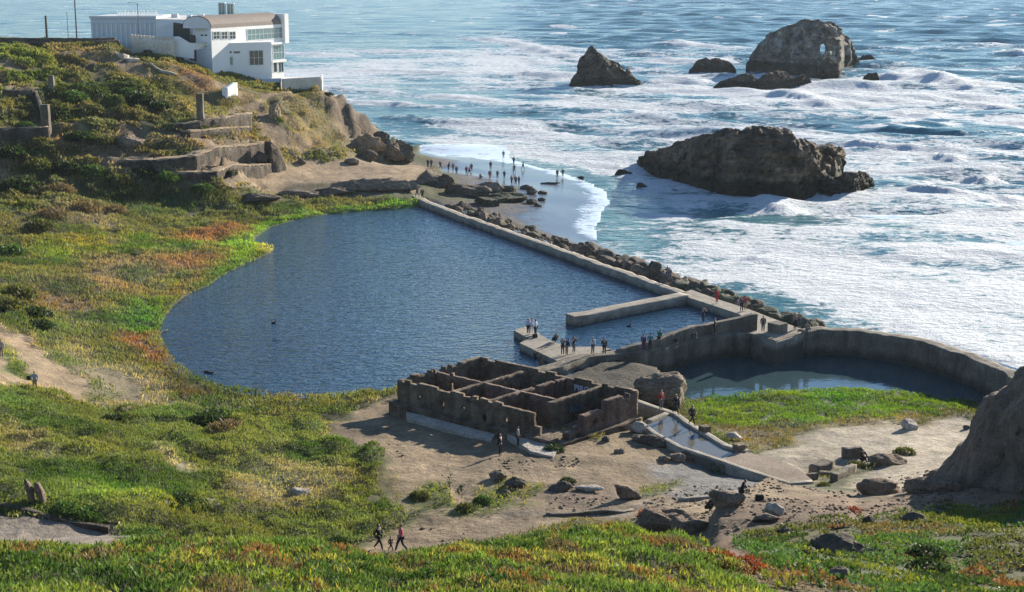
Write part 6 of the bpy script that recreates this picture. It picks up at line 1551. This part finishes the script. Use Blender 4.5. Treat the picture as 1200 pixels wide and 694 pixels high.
# grass slopes left of the path
def cover(name, n, y0, y1, u0, u1, seed, poly, Lr, Wr, spread, label, gain=1.25, vmin=.3, hs=.7, hum_h=.25, cut=-.35, sx=.2, extra=None):
    x, y = area_pts(n, y0, y1, u0, u1, seed); v = samp(VEG, x, y)
    keep = (v > vmin) & (np.random.default_rng(seed + 1).random(len(x)) < v)
    if poly is not None: keep &= poly_sd(poly, x, y) < 0
    keep &= (poly_sd(POND, x, y) > .1) & (poly_sd(POOL, x, y) > -.2)
    hum = fbm2(x * hs, y * hs * .8, 3, seed + 2); keep &= hum > cut
    if extra is not None: keep &= extra(x, y)
    x, y, hum = x[keep], y[keep], hum[keep]; r = np.random.default_rng(seed + 3)
    z = samp(H, x, y) + r.uniform(-.03, .06, len(x)) + hum_h * sstep(-.2, .6, hum)
    c = sampc(LEAFC, x, y) * gain
    dk = sstep(.05, .35, fbm2(x * sx, y * sx, 3, seed + 5))[:, None]; c = c * (1 - dk) + c * np.array([.42, .60, .45]) * dk  # darker green patches, deepened to paint shade into the growth
    return leaves(name, np.stack([x, y, z], -1), r.uniform(*Lr, len(x)), r.uniform(*Wr, len(x)), spread, vary(c, seed + 4), label, seed=seed + 6)
cover('slope_grass', 420000, 78, 135, -.42, .02, 41, hit_poly([(-80,470),(0,446),(60,456),(110,474),(210,484),(300,490),(420,498),(452,540),(442,572),(478,610),(462,627),(400,648),(200,655),(150,634),(0,596),(-80,582)], HS), (.10, .30), (.04, .09), .7, 'rough green grass and weeds on the slopes left of the path', 2.1, sx=.14, cut=-.55, hs=.45, hum_h=.75)
cover('marsh_grass', 380000, 120, 245, -.42, .0, 51, None, (.2, .55), (.06, .14), .55, 'reeds and marsh grass in green brown and rust round the lagoon', 2.0, hum_h=.35, extra=lambda x, y: (samp(HS, x, y) < 6.5) & (y > 118))
BLUFF = hit_poly([(178,62),(206,68),(300,96),(345,100),(378,104),(432,182),(345,188),(335,150),(318,126),(250,132),(195,112)], HS)
cover('hillside_scrub', 330000, 215, 310, -.42, -.09, 61, None, (.25, .65), (.14, .34), .9, 'low scrub and dry grass covering the hillside below the white building', 1.7, hs=.40, hum_h=.8, cut=-.24, sx=.12, extra=lambda x, y: (samp(HS, x, y) > 5.0) & (poly_sd(BLUFF, x, y) > 0))
cover('bluff_grass', 260000, 250, 312, -.24, -.08, 66, BLUFF, (.12, .32), (.08, .16), .8, 'short dry grass on the slope under the white building', 1.6, vmin=.1, hs=.5, hum_h=.15, cut=-.3, sx=.15)
cover('bank_grass', 130000, 105, 150, .05, .40, 71, REGW[-11] if False else None, (.12, .30), (.05, .10), .5, 'bright short grass on the bank of the round basin', 1.3, extra=lambda x, y: (samp(VEG, x, y) > .45) & (poly_sd(CHAN, x, y) > 0))
cover('tuft_grass', 30000, 84, 125, -.08, .12, 81, None, (.12, .32), (.05, .10), .6, 'tufts of grass on the trodden dirt below the ruin', 1.6, extra=lambda x, y: (samp(HS, x, y) > 3.5) & (poly_sd(CHAN, x, y) > 0))

cover('hill_grass', 150000, 40, 135, .30, .80, 91, None, (.12, .34), (.06, .13), .7, 'rough grass on the ground beyond the big outcrop', 1.6, extra=lambda x, y: (samp(HS, x, y) > 2.6) & (poly_sd(REGW[-4], x, y) > 0))
# single shrubs, copies of three crowns
def crown(seed, n, L, Wd, col, flat=.75):
    r = np.random.default_rng(seed); d = r.normal(size=(n, 3)); d /= np.linalg.norm(d, axis=1, keepdims=True); d[:, 2] = np.abs(d[:, 2]) * .95 - .1
    rad = r.uniform(.45, 1.0, (n, 1)) ** .5 * (1 + .30 * fbm3(d * 1.8 + seed, 3, seed))[:, None]; P = d * rad * np.array([1, 1, flat])
    return leaves('crown', P, r.uniform(L * .6, L * 1.4, n), r.uniform(Wd * .6, Wd * 1.4, n), .9, vary(np.tile(col, (n, 1)), seed + 1, .32), None, seed=seed + 2, kind=None)
def stem(nm='stem'):
    mb = MB()
    for k in range(4):
        a = k * 1.6 + .3; mb.tube([(0, 0, -.3), (.15 * math.cos(a), .15 * math.sin(a), .15), (.45 * math.cos(a), .45 * math.sin(a), .45)], [.05, .04, .015], 5)
    return mb.build(nm, M['wood'])
KIND = {'dark': ((.030, .055, .018), 900, .20, .11), 'olive': ((.10, .11, .035), 800, .22, .10), 'green': ((.06, .12, .028), 900, .20, .10), 'brown': ((.17, .125, .075), 800, .24, .06), 'red': ((.24, .06, .03), 700, .18, .08)}
SH = {}
for i, (k, (c, n, L, w_)) in enumerate(KIND.items()):
    a = crown(900 + i, n, L, w_, c); b = stem(); SH[k] = (a.data, b.data); bpy.data.objects.remove(a); bpy.data.objects.remove(b)
def shrub(px, py, r, k, lb, group=None, hz=.8):
    q = hit(px, py); o = empty('shrub', q, (px * 7 + py) % 6.28); o.scale = (r, r, r * hz); tag(o, lb, 'shrub', group)
    for nm, me in zip(('crown', 'stem'), SH[k]):
        c = bpy.data.objects.new(nm, me); COL.objects.link(c); c.parent = o
for a in [
 (165,120,3.2,'dark','largest dark green shrub on the hillside left of the white wall fragment'),(185,128,2.2,'dark','dark shrub right of the largest one on the hillside'),(150,112,2.0,'green','mid green shrub left of the largest dark one'),
 (85,118,2.6,'green','bright green shrub in the hollow of the upper hillside'),(108,132,2.2,'olive','olive shrub under the bright green one on the hillside'),(70,138,1.8,'dark','dark shrub right of the narrow stair wall'),
 (20,138,2.0,'olive','olive shrub below the short high ruined wall'),(30,150,1.6,'green','green shrub just above the thick grey left wall'),(95,165,2.6,'dark','dark shrub right of the ragged left pillar'),(120,168,2.0,'olive','olive shrub left of the broad brown rocks'),
 (15,185,2.8,'dark','dark shrub under the thick grey left wall'),(45,200,2.6,'olive','olive shrub on the lower left hillside'),(80,200,2.4,'dark','dark shrub in the middle of the lower hillside'),(110,205,2.4,'green','green shrub on the lower hillside'),(20,222,3.0,'dark','dark shrub at the left foot of the hillside'),(70,228,2.6,'brown','dry brown shrub at the foot of the hillside'),
 (140,215,2.6,'olive','olive shrub at the foot of the hillside left of the terraces'),(170,205,2.2,'dark','dark shrub under the left end of the longest terrace wall'),(195,212,2.2,'green','green shrub left of the lowest terrace wall'),(238,224,1.8,'green','round green shrub beside the thin pale track'),(100,248,2.2,'brown','grey brown shrub where hillside meets marsh'),(60,256,2.4,'brown','dry shrub at the upper left of the marsh'),(135,250,2.0,'brown','dry shrub right of the others at the top of the marsh'),
 (270,205,1.2,'dark','dark shrub in front of the lowest terrace wall'),(350,101,.8,'dark','dark shrub under the cream terrace wall'),(356,106,.7,'olive','olive shrub right below the cream terrace wall'),(385,112,1.1,'dark','dark shrub on the cliff edge below the terrace'),
 (250,66,0,'dark',''),(178,50,1.3,'green','green shrub growing over the cream parapet'),(140,41,1.2,'dark','dark shrub before the grey wing of the building, left one'),(155,41,1.1,'dark','dark shrub before the grey wing of the building, right one'),
 (47,268,2.2,'olive','olive shrub at the left end of the marsh'),(10,300,2.4,'green','green shrub at the left edge above the trail'),(20,350,2.4,'olive','yellow green shrub on the left knoll'),(5,362,2.2,'olive','olive shrub on the left knoll at the picture edge'),(40,372,1.8,'dark','dark shrub at the right foot of the left knoll'),(45,385,1.5,'dark','dark shrub at the end of the marsh ditch'),
 (130,494,1.0,'dark','dark round shrub above the left slope'),(245,500,2.0,'dark','broad dark shrub on the middle slope'),(265,508,1.6,'brown','brownish shrub right of the broad dark one'),(205,592,1.1,'dark','dark shrub beside the small pale stone'),(215,600,.9,'dark','dark shrub low on the slope above the succulents'),
 (75,600,.9,'green','dark leafy clump right of the split rock'),(95,607,.9,'green','leafy clump above the left kerb'),(110,612,.7,'green','smaller leafy clump above the left kerb'),
 (330,640,.8,'green','bright clump at the top of the succulent slope'),(395,640,.9,'dark','dark clump by the walkers on the path'),
 (647,530,.9,'dark','dark shrub at the front corner of the ruin'),(634,523,.7,'green','green shrub on the broken slab by the ruin'),(470,484,.9,'dark','dark weeds at the left corner of the ruin'),
 (566,589,.7,'green','grassy tuft on the dirt below two boulders'),(545,598,.7,'olive','low olive tuft beside the thin sapling'),(492,583,.8,'olive','low olive tuft at the left of the dirt ground'),(665,566,.6,'dark','dark tuft behind the low dark boulder'),
 (1085,653,.9,'dark','dark round cushion plant in the middle of the green slope'),(1088,669,.9,'dark','dark cushion plant under the first one on the green slope'),(1165,565,.7,'green','green clump at the foot of the big outcrop'),(1000,600,.5,'red','small red bush on the stony dirt'),
 (762,606,.9,'red','red succulent hanging from the brown outcrop'),(770,618,.8,'red','darker red succulent low on the brown outcrop'),(840,662,.8,'red','red brown clump at the edge of the succulents'),(872,668,.8,'red','red brown clump on the lower dirt slope'),
 (965,570,.5,'olive','thin yellow green weed by the thin ruined wall'),(1003,547,.7,'olive','yellow green weed in front of the seated person'),(1060,532,.9,'olive','weeds on the earth bank behind the seated person'),
]:
    if a[2] > 0: shrub(*a)
# two thin saplings on the dirt ground
def sapling(px, py, h, lb):
    q = hit(px, py); o = empty('sapling', q); tag(o, lb, 'sapling'); mb = MB(); mb.tube([(0, 0, -.2), (.03, 0, h * .5), (-.02, .02, h)], [.03, .022, .012], 6); mb.build('stem', M['wood'], o)
    r = np.random.default_rng(int(px)); P = r.normal(size=(90, 3)) * np.array([.14, .14, .20]) * h / 1.4 + np.array([0, 0, h * .82]); P[40:, 0] -= .22; P[40:, 2] -= .28 * h
    leaves('crown', P, r.uniform(.10, .2, 90), r.uniform(.06, .1, 90), 1.2, vary(np.tile((.03, .05, .018), (90, 1)), int(px) + 1), None, o, seed=3, kind=None)
sapling(527, 586, 1.6, 'taller dark leafed sapling standing on the dirt ground'); sapling(541, 584, .9, 'smaller dark sapling right of the taller one')
# weeds growing inside the rooms of the ruin
for px, py, s, lb in ((605, 470, .8, 'bright green weed growing inside a room of the ruin'), (538, 437, .6, 'green weed in the far left room of the ruin')):
    q = atz(px, py, 5.0); o = empty('weed', (q[0], q[1], ZG)); o.scale = (s, s, s * 1.3); tag(o, lb, 'weed')
    for nm, me in zip(('crown', 'stem'), SH['green']):
        c = bpy.data.objects.new(nm, me); COL.objects.link(c); c.parent = o; c.location = (0, 0, .3)
# loose stones on the dirt
Pn = []
x, y = area_pts(26000, 62, 128, -.1, .36, 95); v = samp(VEG, x, y)
keep = (v < .25) & (poly_sd(POND, x, y) > 1) & (poly_sd(POOL, x, y) > .5) & (side_of(SEAW, x, y) < 0) & (fbm2(x * .25, y * .25, 3, 97) > .12 - .5 * sstep(8, 22, x) * sstep(112, 100, y)) & (samp(HS, x, y) > 4.4)
x, y = x[keep], y[keep]; V0, F0 = ico(1); r = np.random.default_rng(96); n = len(x)
s = .025 + .13 * r.random(n) ** 4; V = V0[None] * (1 + .35 * r.normal(size=(n, len(V0), 1)) * .6) * s[:, None, None] * np.array([1, .8, .6]); V[..., 0] += x[:, None]; V[..., 1] += y[:, None]; V[..., 2] += (samp(H, x, y) + s * .2)[:, None]
o = mesh_np('gravel', V.reshape(-1, 3), (F0[None] + (np.arange(n) * len(V0))[:, None, None]).reshape(-1, 3), M['rock_tan']); o['kind'] = 'stuff'; o['label'] = 'loose stones scattered over the bare dirt'

# small rubble between the boulders of the sea wall
r = np.random.default_rng(131); n = 2600; i = r.integers(0, len(SWL), n); d = r.uniform(.9, 7.0, n)
nn = np.stack([-TT[i, 1], TT[i, 0]], -1); nn *= np.sign(nn[:, :1]); p = SWL[i] + nn * d[:, None]; s = .10 + .26 * r.random(n) ** 2
V = V0[None] * (1 + .3 * r.normal(size=(n, len(V0), 1)) * .6) * s[:, None, None] * np.array([1, .8, .7]); V[..., 0] += p[:, 0, None]; V[..., 1] += p[:, 1, None]; V[..., 2] += (samp(H, p[:, 0], p[:, 1]) + s * .3)[:, None]
o = mesh_np('rubble', V.reshape(-1, 3), (F0[None] + (np.arange(n) * len(V0))[:, None, None]).reshape(-1, 3), M['rock_tan']); o['kind'] = 'stuff'; o['label'] = 'small rubble filling the gaps between the boulders of the sea wall'

# ================================================================== sea air
mb = MB(); mb.box(-5800, 5800, -220, 7100, -6.5, 48)
hz = mb.build('haze'); hm_ = bpy.data.materials.new('haze'); hm_.use_nodes = True; t = hm_.node_tree; t.nodes.remove(t.nodes['Principled BSDF'])
pv = N(t, 'ShaderNodeVolumePrincipled'); pv.inputs['Color'].default_value = (.86, .92, 1.0, 1); pv.inputs['Density'].default_value = 0.00006
t.links.new(pv.outputs[0], t.nodes['Material Output'].inputs['Volume']); hz.data.materials.append(hm_); hz['kind'] = 'stuff'
